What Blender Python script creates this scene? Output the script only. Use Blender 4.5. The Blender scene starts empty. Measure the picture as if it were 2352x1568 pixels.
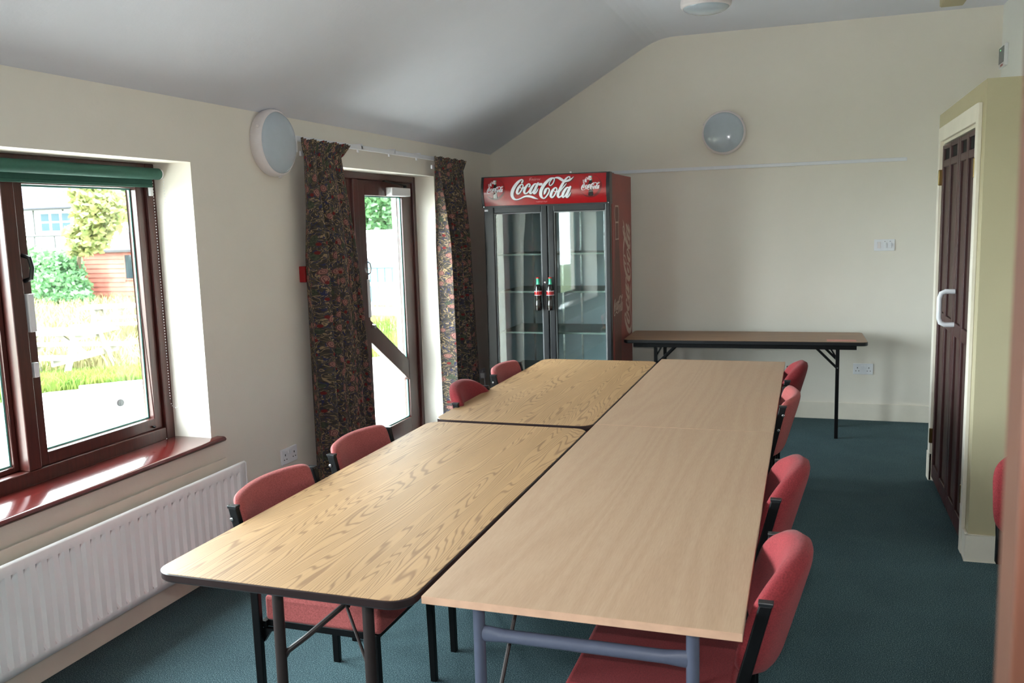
import bpy, bmesh, math, random
from mathutils import Vector, Matrix, noise as mnoise
PI = math.pi
scene = bpy.context.scene
COL = scene.collection
random.seed(7)

# ------------------------------------------------------------------ camera
cam_d = bpy.data.cameras.new('camera'); cam = bpy.data.objects.new('camera', cam_d); COL.objects.link(cam)
CAM = Vector((2.6816, -7.3389, 1.6300)); YAW, PITCH, ROLL = 0.33193, -0.13440, -0.02885
fwd = Vector((-math.sin(YAW)*math.cos(PITCH), math.cos(YAW)*math.cos(PITCH), math.sin(PITCH)))
rt = Vector((math.cos(YAW), math.sin(YAW), 0)); up = rt.cross(fwd)
rt2 = math.cos(ROLL)*rt + math.sin(ROLL)*up; up2 = -math.sin(ROLL)*rt + math.cos(ROLL)*up
m = Matrix((rt2, up2, -fwd)).transposed().to_4x4(); m.translation = CAM
cam.matrix_world = m
cam_d.sensor_fit = 'HORIZONTAL'; cam_d.sensor_width = 22.3; cam_d.lens = 2011.3/2352*22.3
cam_d.clip_start = 0.05; cam_d.clip_end = 400
cam_d.dof.use_dof = True; cam_d.dof.focus_distance = 3.6; cam_d.dof.aperture_fstop = 4.0
scene.camera = cam

# ------------------------------------------------------------------ light, exposure
scene.view_settings.view_transform = 'Standard'; scene.view_settings.look = 'None'
scene.view_settings.gamma = 1.0; scene.view_settings.use_curve_mapping = False
scene.view_settings.exposure = 0.42
scene.cycles.diffuse_bounces = 8; scene.cycles.max_bounces = 16; scene.cycles.transparent_max_bounces = 24
SKY = 27.0
w = bpy.data.worlds.new('overcast_sky'); scene.world = w; w.use_nodes = True
nt = w.node_tree; bg = nt.nodes['Background']
bg.inputs[0].default_value = (0.90, 0.93, 1.0, 1); bg.inputs[1].default_value = SKY
def area(name, loc, size, energy, rot, color=(1,1,1), sizey=None, portal=False):
    l = bpy.data.lights.new(name, 'AREA'); l.energy = energy; l.color = color
    l.shape = 'RECTANGLE' if sizey else 'SQUARE'; l.size = size
    if sizey: l.size_y = sizey
    l.cycles.is_portal = portal
    o = bpy.data.objects.new(name, l); o.location = loc; o.rotation_euler = rot; COL.objects.link(o); return o
# light portals (sampling guides only, they give no light of their own) at the glazed openings
area('window_portal', (-0.37, -4.92, 1.30), 1.88, 1, (0, -PI/2, 0), sizey=1.88, portal=True).data.size = 1.30
area('door_portal', (-0.37, -2.08, 1.0), 2.0, 1, (0, -PI/2, 0), sizey=1.68, portal=True)
# the camera's own small flash
fl = area('camera_flash', CAM + up2*0.085 + fwd*0.03, 0.035, 6.0, (0,0,0), (1.0, 0.98, 0.98), sizey=0.02)
fl.rotation_euler = cam.matrix_world.to_euler(); fl.data.spread = math.radians(100)

# ------------------------------------------------------------------ materials
def lin(c):
    return tuple((x/12.92 if x <= .04045 else ((x+.055)/1.055)**2.4) for x in (v/255 for v in c)) + (1,)
class NT:
    def __init__(s, name):
        s.m = bpy.data.materials.new(name); s.m.use_nodes = True; s.t = s.m.node_tree; s.n = s.t.nodes; s.l = s.t.links
        s.b = s.n['Principled BSDF']; s.out = s.n['Material Output']
    def node(s, typ, **kw):
        n = s.n.new(typ)
        for k, v in kw.items():
            if k.startswith('i_'):
                key = k[2:]; key = int(key) if key.isdigit() else key.replace('_', ' ')
                n.inputs[key].default_value = v
            else: setattr(n, k, v)
        return n
    def link(s, a, b): s.l.new(a, b)
    def coords(s, scale=(1,1,1), kind='Object', rot=(0,0,0)):
        c = s.node('ShaderNodeTexCoord'); mp = s.node('ShaderNodeMapping'); mp.inputs['Scale'].default_value = scale
        mp.inputs['Rotation'].default_value = rot
        s.link(c.outputs[kind], mp.inputs[0]); return mp.outputs[0]
    def ramp(s, fac, stops, interp='LINEAR'):
        r = s.node('ShaderNodeValToRGB'); r.color_ramp.interpolation = interp
        while len(r.color_ramp.elements) < len(stops): r.color_ramp.elements.new(0.5)
        for e, (p, c) in zip(r.color_ramp.elements, stops): e.position = p; e.color = c
        s.link(fac, r.inputs[0]); return r.outputs[0]
    def mix(s, fac, a, b, mode='MIX'):
        n = s.node('ShaderNodeMix', data_type='RGBA', blend_type=mode)
        for sock, v in ((n.inputs[0], fac), (n.inputs[6], a), (n.inputs[7], b)):
            if hasattr(v, 'node'): s.link(v, sock)
            else: sock.default_value = v
        return n.outputs[2]
    def noise(s, vec, scale, detail=2, rough=.5, dist=0):
        n = s.node('ShaderNodeTexNoise', i_Scale=scale, i_Detail=detail, i_Roughness=rough, i_Distortion=dist)
        s.link(vec, n.inputs['Vector']); return n.outputs[0]
    def math(s, op, a, b=0.0):
        n = s.node('ShaderNodeMath', operation=op)
        for i, v in enumerate((a, b)):
            if hasattr(v, 'node'): s.link(v, n.inputs[i])
            else: n.inputs[i].default_value = v
        return n.outputs[0]
    def bump(s, h, strength=.2, dist=.01):
        b = s.node('ShaderNodeBump', i_Strength=strength, i_Distance=dist); s.link(h, b.inputs['Height'])
        s.link(b.outputs[0], s.b.inputs['Normal'])
    def col(s, c): 
        if hasattr(c, 'node'): s.link(c, s.b.inputs['Base Color'])
        else: s.b.inputs['Base Color'].default_value = c
def plain(name, rgb, rough=.5, metal=0, var=.06, scale=30, bump=0, spec=None, coat=0):
    k = NT(name); c = lin(rgb); v = k.coords()
    n = k.noise(v, scale, 3)
    k.col(k.ramp(n, [(.3, tuple(x*(1-var) for x in c[:3])+(1,)), (.7, tuple(min(1, x*(1+var)) for x in c[:3])+(1,))]))
    k.b.inputs['Roughness'].default_value = rough; k.b.inputs['Metallic'].default_value = metal
    if spec is not None: k.b.inputs['Specular IOR Level'].default_value = spec
    if coat: k.b.inputs['Coat Weight'].default_value = coat; k.b.inputs['Coat Roughness'].default_value = .1
    if bump: k.bump(n, bump, .003)
    return k.m
def wall_mat(name, rgb, stain=.05):
    k = NT(name); c = lin(rgb); v = k.coords()
    big = k.noise(v, 1.3, 4, .6); fine = k.noise(v, 60, 4, .6)
    k.col(k.ramp(big, [(.3, tuple(x*(1-stain) for x in c[:3])+(1,)), (.65, c)]))
    k.b.inputs['Roughness'].default_value = .72; k.b.inputs['Specular IOR Level'].default_value = .3
    k.bump(k.math('ADD', k.math('MULTIPLY', fine, .25), big), .12, .02)
    return k.m
M = {}
M['wall'] = wall_mat('cream_paint', (230, 223, 212))
M['wall_white'] = wall_mat('white_wall_paint', (226, 226, 222))
M['ceiling'] = wall_mat('ceiling_paint', (218, 219, 228))
M['reveal'] = wall_mat('reveal_paint', (236, 234, 215))
M['skirting'] = plain('skirting_paint', (230, 222, 208), .45, var=.05, scale=6)
M['closet'] = wall_mat('closet_paint', (182, 172, 142))
M['white_gloss'] = plain('white_gloss_paint', (246, 244, 244), .35, var=.02, scale=5)
M['white_plastic'] = plain('white_plastic', (226, 226, 230), .35, var=.015)
M['spacer'] = plain('teal_glazing_spacer', (96, 158, 148), .5)
M['gasket'] = plain('grey_gasket', (120, 122, 124), .6)
M['black_steel'] = plain('black_enamelled_steel', (9, 9, 11), .42, var=.2, spec=.22)
M['brown_steel'] = plain('brown_enamelled_steel', (40, 28, 26), .5, var=.12)
M['blue_steel'] = plain('grey_blue_steel', (84, 88, 106), .38, var=.05)
M['steel'] = plain('bright_steel', (200, 200, 200), .25, metal=1)
M['brass'] = plain('brass', (130, 108, 66), .3, metal=1)
M['edge_brown'] = plain('brown_edge_strip', (40, 27, 27), .3, var=.1)
M['edge_black'] = plain('black_edge_strip', (18, 19, 22), .35, var=.1)
M['edge_beech'] = plain('beech_edging', (200, 160, 134), .45, var=.08, scale=25)
M['hole'] = plain('dark_hole', (10, 10, 10), .9)
M['black_plastic'] = plain('black_plastic', (22, 24, 27), .35, var=.1)
M['fridge_black'] = plain('fridge_black_frame', (26, 28, 32), .3, var=.06)
M['fridge_inner'] = plain('fridge_liner', (206, 216, 224), .45, var=.03, scale=4)
M['fridge_shelf'] = plain('fridge_shelf_grey', (120, 126, 122), .5, var=.06)
M['shelf_lip'] = plain('fridge_shelf_lip', (140, 150, 142), .35)
M['sign_red'] = plain('sign_red', (160, 8, 16), .22, var=.03, coat=.5)
M['sign_dark_red'] = plain('sign_dark_red', (108, 10, 16), .25, coat=.5)
M['sign_white'] = plain('sign_white', (232, 234, 240), .3)
M['sign_pink'] = plain('sign_pink', (222, 130, 134), .3)
M['sign_black'] = plain('sign_black', (30, 20, 22), .3)
M['fridge_side'] = plain('faded_red_side', (142, 62, 54), .45, var=.14, scale=5)
M['faded_white'] = plain('faded_white_print', (196, 172, 158), .5, var=.12, scale=40)
M['faded_brown'] = plain('faded_brown_print', (112, 66, 58), .5, var=.14, scale=30)
M['cola'] = plain('dark_cola_glass', (16, 8, 8), .08, coat=.8)
M['bottle_green'] = plain('bottle_green', (70, 190, 150), .15, coat=.5)
M['cap_red'] = plain('cap_red', (190, 40, 40), .35)
M['alarm_red'] = plain('alarm_red', (146, 14, 20), .35)
M['maroon'] = plain('maroon_door_plastic', (62, 28, 28), .42, var=.1, scale=12)
M['maroon_panel'] = plain('maroon_door_panel', (76, 58, 52), .5, var=.1, scale=12)
M['diffuser'] = plain('frosted_diffuser', (178, 188, 198), .16, var=.02, coat=.4)
M['diffuser_rim'] = plain('lamp_base_plastic', (222, 214, 214), .4, var=.02)
M['blind'] = plain('green_blind_fabric', (40, 88, 76), .75, var=.05, scale=80)
M['concrete'] = plain('patio_concrete', (176, 172, 165), .9, var=.06, scale=1)
M['kerb'] = plain('pale_kerb_stone', (215, 212, 205), .9, var=.05, scale=3)
M['render_white'] = plain('white_render', (235, 235, 230), .9)
M['timber_dark'] = plain('dark_timber', (34, 33, 33), .8)
M['grey_timber'] = plain('weathered_timber', (150, 144, 134), .85, var=.12, scale=8)
M['shed_red'] = plain('red_shed_board', (150, 84, 70), .85, var=.2, scale=3)
M['felt'] = plain('roofing_felt', (58, 56, 58), .95, var=.1)
M['slate'] = plain('grey_slate', (66, 65, 78), .85, var=.15, scale=2)
M['store_blue'] = plain('pale_blue_store', (84, 112, 130), .7)
M['poly_white'] = plain('white_sheet_cover', (226, 230, 232), .6)
M['old_brick'] = plain('old_brick', (176, 130, 110), .9, var=.2, scale=4)
M['bark'] = plain('bark', (92, 76, 58), .9, var=.2, scale=20)
M['post_wood'] = plain('orange_brown_wood', (92, 54, 38), .5, var=.12, scale=9)
M['post_red'] = plain('crimson_painted_rebate', (96, 8, 16), .5, var=.06)

def carpet():
    k = NT('teal_carpet'); v = k.coords()
    a = k.noise(v, 260, 3, .7); b = k.noise(v, 3.2, 4, .6)
    c1 = k.ramp(a, [(.33, lin((36, 53, 57))), (.5, lin((60, 84, 90))), (.68, lin((130, 153, 157)))])
    c2 = k.ramp(b, [(.3, (.78, .78, .80, 1)), (.7, (1, 1, 1, 1))])
    k.col(k.mix(1.0, c1, c2, 'MULTIPLY')); k.b.inputs['Roughness'].default_value = .95
    k.b.inputs['Specular IOR Level'].default_value = .15
    k.bump(a, .7, .004); return k.m
M['carpet'] = carpet()
def mahogany(name, rgb, rough):
    k = NT(name); v = k.coords((30, 30, 2.2)); n = k.noise(v, 2.5, 5, .65, .4); c = lin(rgb)
    k.col(k.ramp(n, [(.25, tuple(x*.55 for x in c[:3])+(1,)), (.75, tuple(x*1.25 for x in c[:3])+(1,))]))
    k.b.inputs['Roughness'].default_value = rough; k.b.inputs['Coat Weight'].default_value = .35; k.b.inputs['Coat Roughness'].default_value = .18
    k.bump(n, .08, .002); return k.m
M['mahogany'] = mahogany('mahogany_stain', (70, 28, 22), .34)
def sillmat():
    k = NT('mahogany_sill'); v = k.coords((30, 2.2, 30)); n = k.noise(v, 2.5, 5, .65, .4)
    k.col(k.ramp(n, [(.25, lin((52, 14, 13))), (.75, lin((84, 24, 21)))]))
    k.b.inputs['Roughness'].default_value = .17; k.b.inputs['Coat Weight'].default_value = .6; k.b.inputs['Coat Roughness'].default_value = .08
    n2 = k.noise(k.coords(), 9, 3); k.bump(n2, .06, .01); return k.m
M['sill'] = sillmat()
def oak():
    k = NT('oak_laminate'); v = k.coords((1, .085, 1)); 
    d = k.noise(v, 3.6, 3, .55, .25)
    geo = k.node('ShaderNodeSeparateXYZ'); k.link(v, geo.inputs[0])
    t = k.math('ADD', k.math('MULTIPLY', geo.outputs[0], 6.5), k.math('MULTIPLY', d, 6.0))
    rings = k.math('SINE', k.math('MULTIPLY', t, 64.0))
    ring01 = k.math('ADD', k.math('MULTIPLY', rings, .5), .5)
    fine = k.noise(k.coords((130, 2.2, 1)), 3.0, 4, .7)
    pores = k.ramp(k.math('MULTIPLY', k.math('POWER', ring01, 3.0), k.math('ADD', fine, .30)), [(.18, lin((188, 150, 107))), (.80, lin((148, 112, 77)))])
    tone = k.ramp(k.noise(k.coords((3, .6, 1)), 2.0, 3), [(.3, (.86, .85, .82, 1)), (.7, (1, 1, 1, 1))])
    base = k.mix(1.0, pores, tone, 'MULTIPLY')
    st = k.ramp(fine, [(.35, (.86, .83, .8, 1)), (.6, (1, 1, 1, 1))])
    k.col(k.mix(.8, base, st, 'MULTIPLY'))
    k.b.inputs['Roughness'].default_value = .50; k.b.inputs['Specular IOR Level'].default_value = .45
    k.bump(fine, .03, .001); return k.m
M['oak'] = oak()
def beech():
    k = NT('beech_laminate')
    v = k.coords((1, .06, 1)); d = k.noise(v, 4.0, 2, .5, .1)
    geo = k.node('ShaderNodeSeparateXYZ'); k.link(v, geo.inputs[0])
    t = k.math('ADD', k.math('MULTIPLY', geo.outputs[0], 4.0), k.math('MULTIPLY', d, 3.0))
    r = k.math('ADD', k.math('MULTIPLY', k.math('SINE', k.math('MULTIPLY', t, 22.0)), .5), .5)
    fine = k.noise(k.coords((150, 5, 1)), 3.0, 4, .7)
    c = k.ramp(r, [(0, lin((184, 154, 127))), (1, lin((179, 148, 121)))])
    c2 = k.ramp(fine, [(.35, (.88, .85, .83, 1)), (.62, (1, 1, 1, 1))])
    k.col(k.mix(.9, c, c2, 'MULTIPLY')); k.b.inputs['Roughness'].default_value = .5
    k.b.inputs['Specular IOR Level'].default_value = .4; return k.m
M['beech'] = beech()
def walnut():
    k = NT('brown_laminate'); v = k.coords((1.2, 22, 1)); n = k.noise(v, 3, 4, .6, .2)
    k.col(k.ramp(n, [(.3, lin((128, 96, 72))), (.7, lin((158, 122, 92)))])); k.b.inputs['Roughness'].default_value = .42; return k.m
M['walnut'] = walnut()
def fabric(name, rgb, spread=.30):
    k = NT(name); c = lin(rgb); v = k.coords(); a = k.noise(v, 260, 3, .8); b = k.noise(v, 7, 3)
    c1 = k.ramp(a, [(.3, tuple(x*(1-spread) for x in c[:3])+(1,)), (.7, tuple(min(1, x*(1+spread*1.6)) for x in c[:3])+(1,))])
    k.col(k.mix(1.0, c1, k.ramp(b, [(.3, (.88, .88, .88, 1)), (.7, (1, 1, 1, 1))]), 'MULTIPLY'))
    k.b.inputs['Roughness'].default_value = .9; k.b.inputs['Specular IOR Level'].default_value = .2
    k.b.inputs['Sheen Weight'].default_value = .10; k.b.inputs['Sheen Roughness'].default_value = .4
    k.b.inputs['Sheen Tint'].default_value = (1, .8, .78, 1)
    k.bump(a, .45, .002); return k.m
M['salmon'] = fabric('faded_salmon_fabric', (158, 82, 80))
M['crimson'] = fabric('crimson_fabric', (130, 46, 50))
def curtain_mat():
    k = NT('floral_curtain_fabric'); v = k.coords((1.8, 1.8, 1.8), 'UV')
    dn = k.node('ShaderNodeTexNoise', i_Scale=9.0, i_Detail=2.0); k.link(v, dn.inputs['Vector'])
    warp = k.node('ShaderNodeMix', data_type='VECTOR'); warp.inputs[0].default_value = .07
    k.link(v, warp.inputs[4]); k.link(dn.outputs['Color'], warp.inputs[5]); wv = warp.outputs[1]
    def vor(scale, feature='F1', vec=None, rnd=.9):
        n = k.node('ShaderNodeTexVoronoi', feature=feature, i_Scale=scale); n.inputs['Randomness'].default_value = rnd
        n.voronoi_dimensions = '2D'
        k.link(vec or wv, n.inputs['Vector']); return n
    ground = k.ramp(k.noise(v, 22, 2), [(.4, lin((54, 52, 50))), (.6, lin((84, 78, 66)))])
    # scrolling cream stems
    s1 = k.noise(wv, 11, 1.5, .5, 1.6)
    stem = k.ramp(k.math('ABSOLUTE', k.math('SUBTRACT', k.math('FRACT', k.math('MULTIPLY', s1, 5.0)), .5)), [(.06, (1, 1, 1, 1)), (.15, (0, 0, 0, 1))])
    c = k.mix(stem, ground, lin((176, 150, 114)))
    # blue leaves
    s2 = k.noise(wv, 14, 1, .5, 2.2)
    leaf = k.ramp(k.math('ABSOLUTE', k.math('SUBTRACT', k.math('FRACT', k.math('MULTIPLY', s2, 4.0)), .5)), [(.07, (1, 1, 1, 1)), (.12, (0, 0, 0, 1))])
    c = k.mix(leaf, c, lin((36, 50, 92)))
    # green leaves
    g = vor(9.0); gm = k.ramp(g.outputs['Distance'], [(.26, (1, 1, 1, 1)), (.30, (0, 0, 0, 1))])
    sel = k.node('ShaderNodeSeparateColor'); k.link(g.outputs['Color'], sel.inputs[0])
    gsel = k.math('MULTIPLY', gm, k.math('LESS_THAN', sel.outputs[0], .26))
    c = k.mix(gsel, c, k.ramp(k.noise(wv, 60, 2), [(.42, lin((52, 64, 56))), (.58, lin((84, 94, 74)))]))
    # pale pink lilies with dark veins
    psel = k.math('MULTIPLY', gm, k.math('GREATER_THAN', sel.outputs[0], .50))
    pet = k.ramp(k.math('FRACT', k.math('MULTIPLY', g.outputs['Distance'], 8.0)), [(.1, lin((110, 60, 62))), (.35, lin((196, 148, 130))), (.7, lin((166, 108, 98))), (.95, lin((84, 50, 68)))])
    c = k.mix(psel, c, pet)
    # red berries
    r = vor(7.0, vec=v); rm = k.ramp(r.outputs['Distance'], [(.11, (1, 1, 1, 1)), (.13, (0, 0, 0, 1))])
    sr = k.node('ShaderNodeSeparateColor'); k.link(r.outputs['Color'], sr.inputs[0])
    c = k.mix(k.math('MULTIPLY', rm, k.math('GREATER_THAN', sr.outputs[1], .35)), c, lin((124, 28, 32)))
    k.col(k.mix(.25, c, lin((88, 76, 66)))); k.b.inputs['Roughness'].default_value = .85
    k.b.inputs['Specular IOR Level'].default_value = .2
    k.bump(k.noise(v, 300, 2), .1, .001)
    return k.m
M['curtain'] = curtain_mat()
def glass(name, tint=(1, 1, 1), ior=1.5, boost=1.0):
    k = NT(name); k.n.remove(k.b)
    tr = k.node('ShaderNodeBsdfTransparent'); tr.inputs[0].default_value = tint + (1,)
    gl = k.node('ShaderNodeBsdfGlossy'); gl.inputs['Roughness'].default_value = 0.015
    lw = k.node('ShaderNodeLayerWeight', i_Blend=.5)
    f = k.math('MULTIPLY', k.math('ADD', k.math('MULTIPLY', k.math('POWER', lw.outputs['Facing'], 5.0), .96), .042), boost)
    mx = k.node('ShaderNodeMixShader'); k.link(f, mx.inputs[0]); k.link(tr.outputs[0], mx.inputs[1]); k.link(gl.outputs[0], mx.inputs[2])
    k.link(mx.outputs[0], k.out.inputs[0]); return k.m
M['glass'] = glass('window_glass', (.93, .985, .965))
M['fridge_glass'] = glass('fridge_glass', (.86, .92, .91), 1.5, 1.7)
def leafmat(name, a, b, rough=.6, translucent=True):
    k = NT(name); o = k.noise(k.coords(), 5, 3, .7)
    cc = k.ramp(o, [(.3, lin(a)), (.7, lin(b))]); k.col(cc); k.b.inputs['Roughness'].default_value = rough
    if translucent:
        tl = k.node('ShaderNodeBsdfTranslucent'); k.link(cc, tl.inputs[0]); mx = k.node('ShaderNodeMixShader'); mx.inputs[0].default_value = .4
        k.link(k.b.outputs[0], mx.inputs[1]); k.link(tl.outputs[0], mx.inputs[2]); k.link(mx.outputs[0], k.out.inputs[0])
    return k.m
M['leaf_green'] = leafmat('hedge_leaves', (52, 92, 56), (96, 130, 82))
M['leaf_vine'] = leafmat('vine_leaves', (98, 124, 66), (146, 132, 84))
M['leaf_pale'] = leafmat('pale_tree_leaves', (66, 90, 54), (92, 112, 72))
M['grass'] = leafmat('lawn_grass', (54, 74, 24), (92, 96, 48), .9, False)
M['grass_dry'] = leafmat('dry_grass_blades', (52, 86, 18), (98, 104, 44), .9)

# ------------------------------------------------------------------ geometry helpers
class MB:
    def __init__(s): s.v = []; s.f = []; s.uv = None
    def add(s, vs, fs):
        b = len(s.v); s.v += [tuple(p) for p in vs]; s.f += [tuple(i+b for i in f) for f in fs]; return s
    def box(s, x0, x1, y0, y1, z0, z1):
        if x0 > x1: x0, x1 = x1, x0
        if y0 > y1: y0, y1 = y1, y0
        if z0 > z1: z0, z1 = z1, z0
        return s.add([(x0,y0,z0),(x1,y0,z0),(x1,y1,z0),(x0,y1,z0),(x0,y0,z1),(x1,y0,z1),(x1,y1,z1),(x0,y1,z1)],
                     [(0,3,2,1),(4,5,6,7),(0,1,5,4),(1,2,6,5),(2,3,7,6),(3,0,4,7)])
    def prism(s, pts, axis, a, b):
        # pts: 2D outline in the two other axes (cyclic order x,y,z without axis)
        n = len(pts)
        def p3(p, t):
            return {'x': (t, p[0], p[1]), 'y': (p[0], t, p[1]), 'z': (p[0], p[1], t)}[axis]
        vs = [p3(p, a) for p in pts] + [p3(p, b) for p in pts]
        fs = [tuple(range(n))[::-1], tuple(range(n, 2*n))] + [(i, (i+1) % n, n+(i+1) % n, n+i) for i in range(n)]
        return s.add(vs, fs)
    def tube(s, pts, r, seg=10, cap=True, flat=None):
        pts = [Vector(p) for p in pts]; n = len(pts); rs = r if isinstance(r, (list, tuple)) else [r]*n
        up_ = None; vs = []
        for i, p in enumerate(pts):
            d = (pts[min(i+1, n-1)] - pts[max(i-1, 0)]).normalized()
            if up_ is None:
                up_ = Vector((0, 0, 1)) if abs(d.z) < .9 else Vector((1, 0, 0))
            a = d.cross(up_).normalized(); b = a.cross(d).normalized(); up_ = b
            for k_ in range(seg):
                t = 2*PI*k_/seg
                fa, fb = (1, 1) if not flat else flat[i]
                vs.append(p + a*(math.cos(t)*rs[i]*fa) + b*(math.sin(t)*rs[i]*fb))
        fs = []
        for i in range(n-1):
            for k_ in range(seg):
                k2 = (k_+1) % seg
                fs.append((i*seg+k_, i*seg+k2, (i+1)*seg+k2, (i+1)*seg+k_))
        if cap: fs += [tuple(range(seg))[::-1], tuple(range((n-1)*seg, n*seg))]
        return s.add(vs, fs)
    def bar(s, p, q, w_, h_):
        p, q = Vector(p), Vector(q); d = (q-p).normalized()
        u = Vector((0, 0, 1)) if abs(d.z) < .9 else Vector((1, 0, 0))
        a = d.cross(u).normalized(); b = a.cross(d).normalized()
        vs = [c + a*sx*w_/2 + b*sy*h_/2 for c in (p, q) for sx, sy in ((-1,-1),(1,-1),(1,1),(-1,1))]
        return s.add(vs, [(3,2,1,0),(4,5,6,7),(0,1,5,4),(1,2,6,5),(2,3,7,6),(3,0,4,7)])
    def lathe(s, prof, seg=40, axis='z', c=(0,0,0)):
        vs = []; n = len(prof)
        for r, h in prof:
            for k_ in range(seg):
                t = 2*PI*k_/seg; a, b = r*math.cos(t), r*math.sin(t)
                p = {'z': (a, b, h), 'x': (h, a, b), 'y': (b, h, a)}[axis]
                vs.append((p[0]+c[0], p[1]+c[1], p[2]+c[2]))
        fs = [(i*seg+k_, i*seg+(k_+1) % seg, (i+1)*seg+(k_+1) % seg, (i+1)*seg+k_) for i in range(n-1) for k_ in range(seg)]
        fs += [tuple(range(seg))[::-1], tuple(range((n-1)*seg, n*seg))]
        return s.add(vs, fs)
    def build(s, name, mt, parent=None, bevel=0, smooth=False, loc=(0,0,0), seg=2):
        me = bpy.data.meshes.new(name)
        off = Vector(loc)
        me.from_pydata([tuple(Vector(v)-off) for v in s.v], [], s.f)
        if s.uv:
            ul = me.uv_layers.new(name='UVMap')
            for l in me.loops: ul.data[l.index].uv = s.uv[l.vertex_index]
        me.update()
        bm = bmesh.new(); bm.from_mesh(me)
        if not s.uv: bmesh.ops.remove_doubles(bm, verts=bm.verts, dist=1e-6)
        bmesh.ops.recalc_face_normals(bm, faces=bm.faces); bm.to_mesh(me); bm.free()
        me.materials.append(M[mt] if isinstance(mt, str) else mt)
        if smooth:
            me.polygons.foreach_set('use_smooth', [True]*len(me.polygons))
            if smooth != 'all':
                me.set_sharp_from_angle(angle=math.radians(40))
        o = bpy.data.objects.new(name, me); COL.objects.link(o); o.location = off
        if parent: 
            o.parent = parent
        if bevel:
            b = o.modifiers.new('bevel', 'BEVEL'); b.width = bevel; b.segments = seg; b.limit_method = 'ANGLE'; b.angle_limit = math.radians(40)
            b.harden_normals = False
        return o
def tag(o, label=None, cat=None, group=None, kind=None):
    if label: o['label'] = label
    if cat: o['category'] = cat
    if group: o['group'] = group
    if kind: o['kind'] = kind
    return o
def thing(name, loc=(0,0,0), rz=0, label=None, cat=None, group=None, kind=None):
    o = bpy.data.objects.new(name, None); COL.objects.link(o); o.location = loc; o.rotation_euler = (0, 0, rz)
    o.empty_display_size = .1
    return tag(o, label, cat, group, kind)
def part(mb, name, mt, t, **kw):
    """mesh given in world coordinates, child of an unrotated thing"""
    L = Vector(t.matrix_basis.translation)
    p = t.parent
    while p: L += p.matrix_basis.translation; p = p.parent
    mb.v = [tuple(Vector(v)-L) for v in mb.v]
    return mb.build(name, mt, t, **kw)
def solo(mb, name, mt, label, cat, group=None, kind=None, **kw):
    xs = [v[0] for v in mb.v]; ys = [v[1] for v in mb.v]; zs = [v[2] for v in mb.v]
    o = mb.build(name, mt, None, loc=((min(xs)+max(xs))/2, (min(ys)+max(ys))/2, min(zs)), **kw)
    return tag(o, label, cat, group, kind)
def children(o): return [c for c in bpy.data.objects if c.parent == o]
def copy_tree(o, parent=None):
    c = o.copy(); COL.objects.link(c)
    if parent: c.parent = parent
    for ch in children(o): copy_tree(ch, c)
    return c
def rrect(x0, x1, y0, y1, r, n=8):
    out = []
    for cx, cy, a0 in ((x1-r, y1-r, 0), (x0+r, y1-r, PI/2), (x0+r, y0+r, PI), (x1-r, y0+r, 1.5*PI)):
        for i in range(n+1):
            a = a0 + PI/2*i/n; out.append((cx+r*math.cos(a), cy+r*math.sin(a)))
    return out

# ------------------------------------------------------------------ ROOM
XR, YB, YN = 3.95, 0.0, -9.2
H1, H2, RX = 2.2256, 3.0762, 1.4768
solo(MB().box(-.35, XR+.2, YN-.2, YB+.2, -.25, 0), 'floor', 'carpet', 'dark teal speckled carpet covering the whole floor', 'floor', kind='structure')
# left wall with window and door openings
VY0, VY1 = -7.9, -6.3
WY0, WY1, WZ0, WZ1 = -5.86, -3.972, .635, 1.946
DY0, DY1, DZ1 = -2.92, -1.24, 1.992
T0 = -.36
mb = MB()
mb.box(T0, 0, DY1, YB+.2, 0, H1)
mb.box(T0, 0, DY0, DY1, DZ1, H1)
mb.box(T0, 0, WY1, DY0, 0, H1)
mb.box(T0, 0, WY0, WY1, 0, WZ0); mb.box(T0, 0, WY0, WY1, WZ1, H1)
mb.box(T0, 0, VY1, WY0, 0, H1)
mb.box(T0, 0, VY0, VY1, 0, WZ0); mb.box(T0, 0, VY0, VY1, WZ1, H1)
mb.box(T0, 0, YN-.2, VY0, 0, H1)
solo(mb, 'wall_left', 'wall', 'cream painted wall with the window and the glazed door', 'wall', kind='structure')
solo(MB().box(-.36, XR+.2, YB, YB+.25, 0, H2+.1), 'wall_back', 'wall', 'cream gable wall behind the drinks fridge and folding table', 'wall', kind='structure')
solo(MB().box(-.36, XR+.2, YN-.25, YN, 0, H2+.1), 'wall_front', 'wall', 'cream wall behind the camera, out of the picture', 'wall', kind='structure')
solo(MB().box(XR, XR+.2, YN, YB, 0, H2+.1), 'wall_right', 'wall_white', 'off-white wall rising above the cream closet at right', 'wall', kind='structure')
prof = [(-.36, H1), (0, H1)]
sl = (H2-H1)/RX
prof += [(RX-.13, H1+sl*(RX-.13))]
for i in range(1, 6):
    t = i/6; p0, p1, p2 = (RX-.13, H1+sl*(RX-.13)), (RX, H2), (RX+.14, H2)
    prof.append(tuple((1-t)**2*a + 2*t*(1-t)*b + t*t*c for a, b, c in zip(p0, p1, p2)))
prof += [(RX+.14, H2), (XR+.2, H2)]
prof = prof + [(XR+.2, H2+.25), (-.36, H1+.25+.6)]
solo(MB().prism(prof, 'y', YN-.2, YB+.25), 'ceiling', 'ceiling', 'pale grey-white ceiling, sloped on the left and flat on the right', 'ceiling', kind='structure')
solo(MB().box(0, .016, WY1-5.2, DY0, 0, .135), 'baseboard_left', 'skirting', 'cream skirting board below the radiator', 'skirting board', kind='structure', bevel=.003)
solo(MB().box(0, .016, DY1, YB-.001, 0, .135), 'baseboard_corner', 'skirting', 'short cream skirting board between glazed door and back wall', 'skirting board', kind='structure', bevel=.003)
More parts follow.
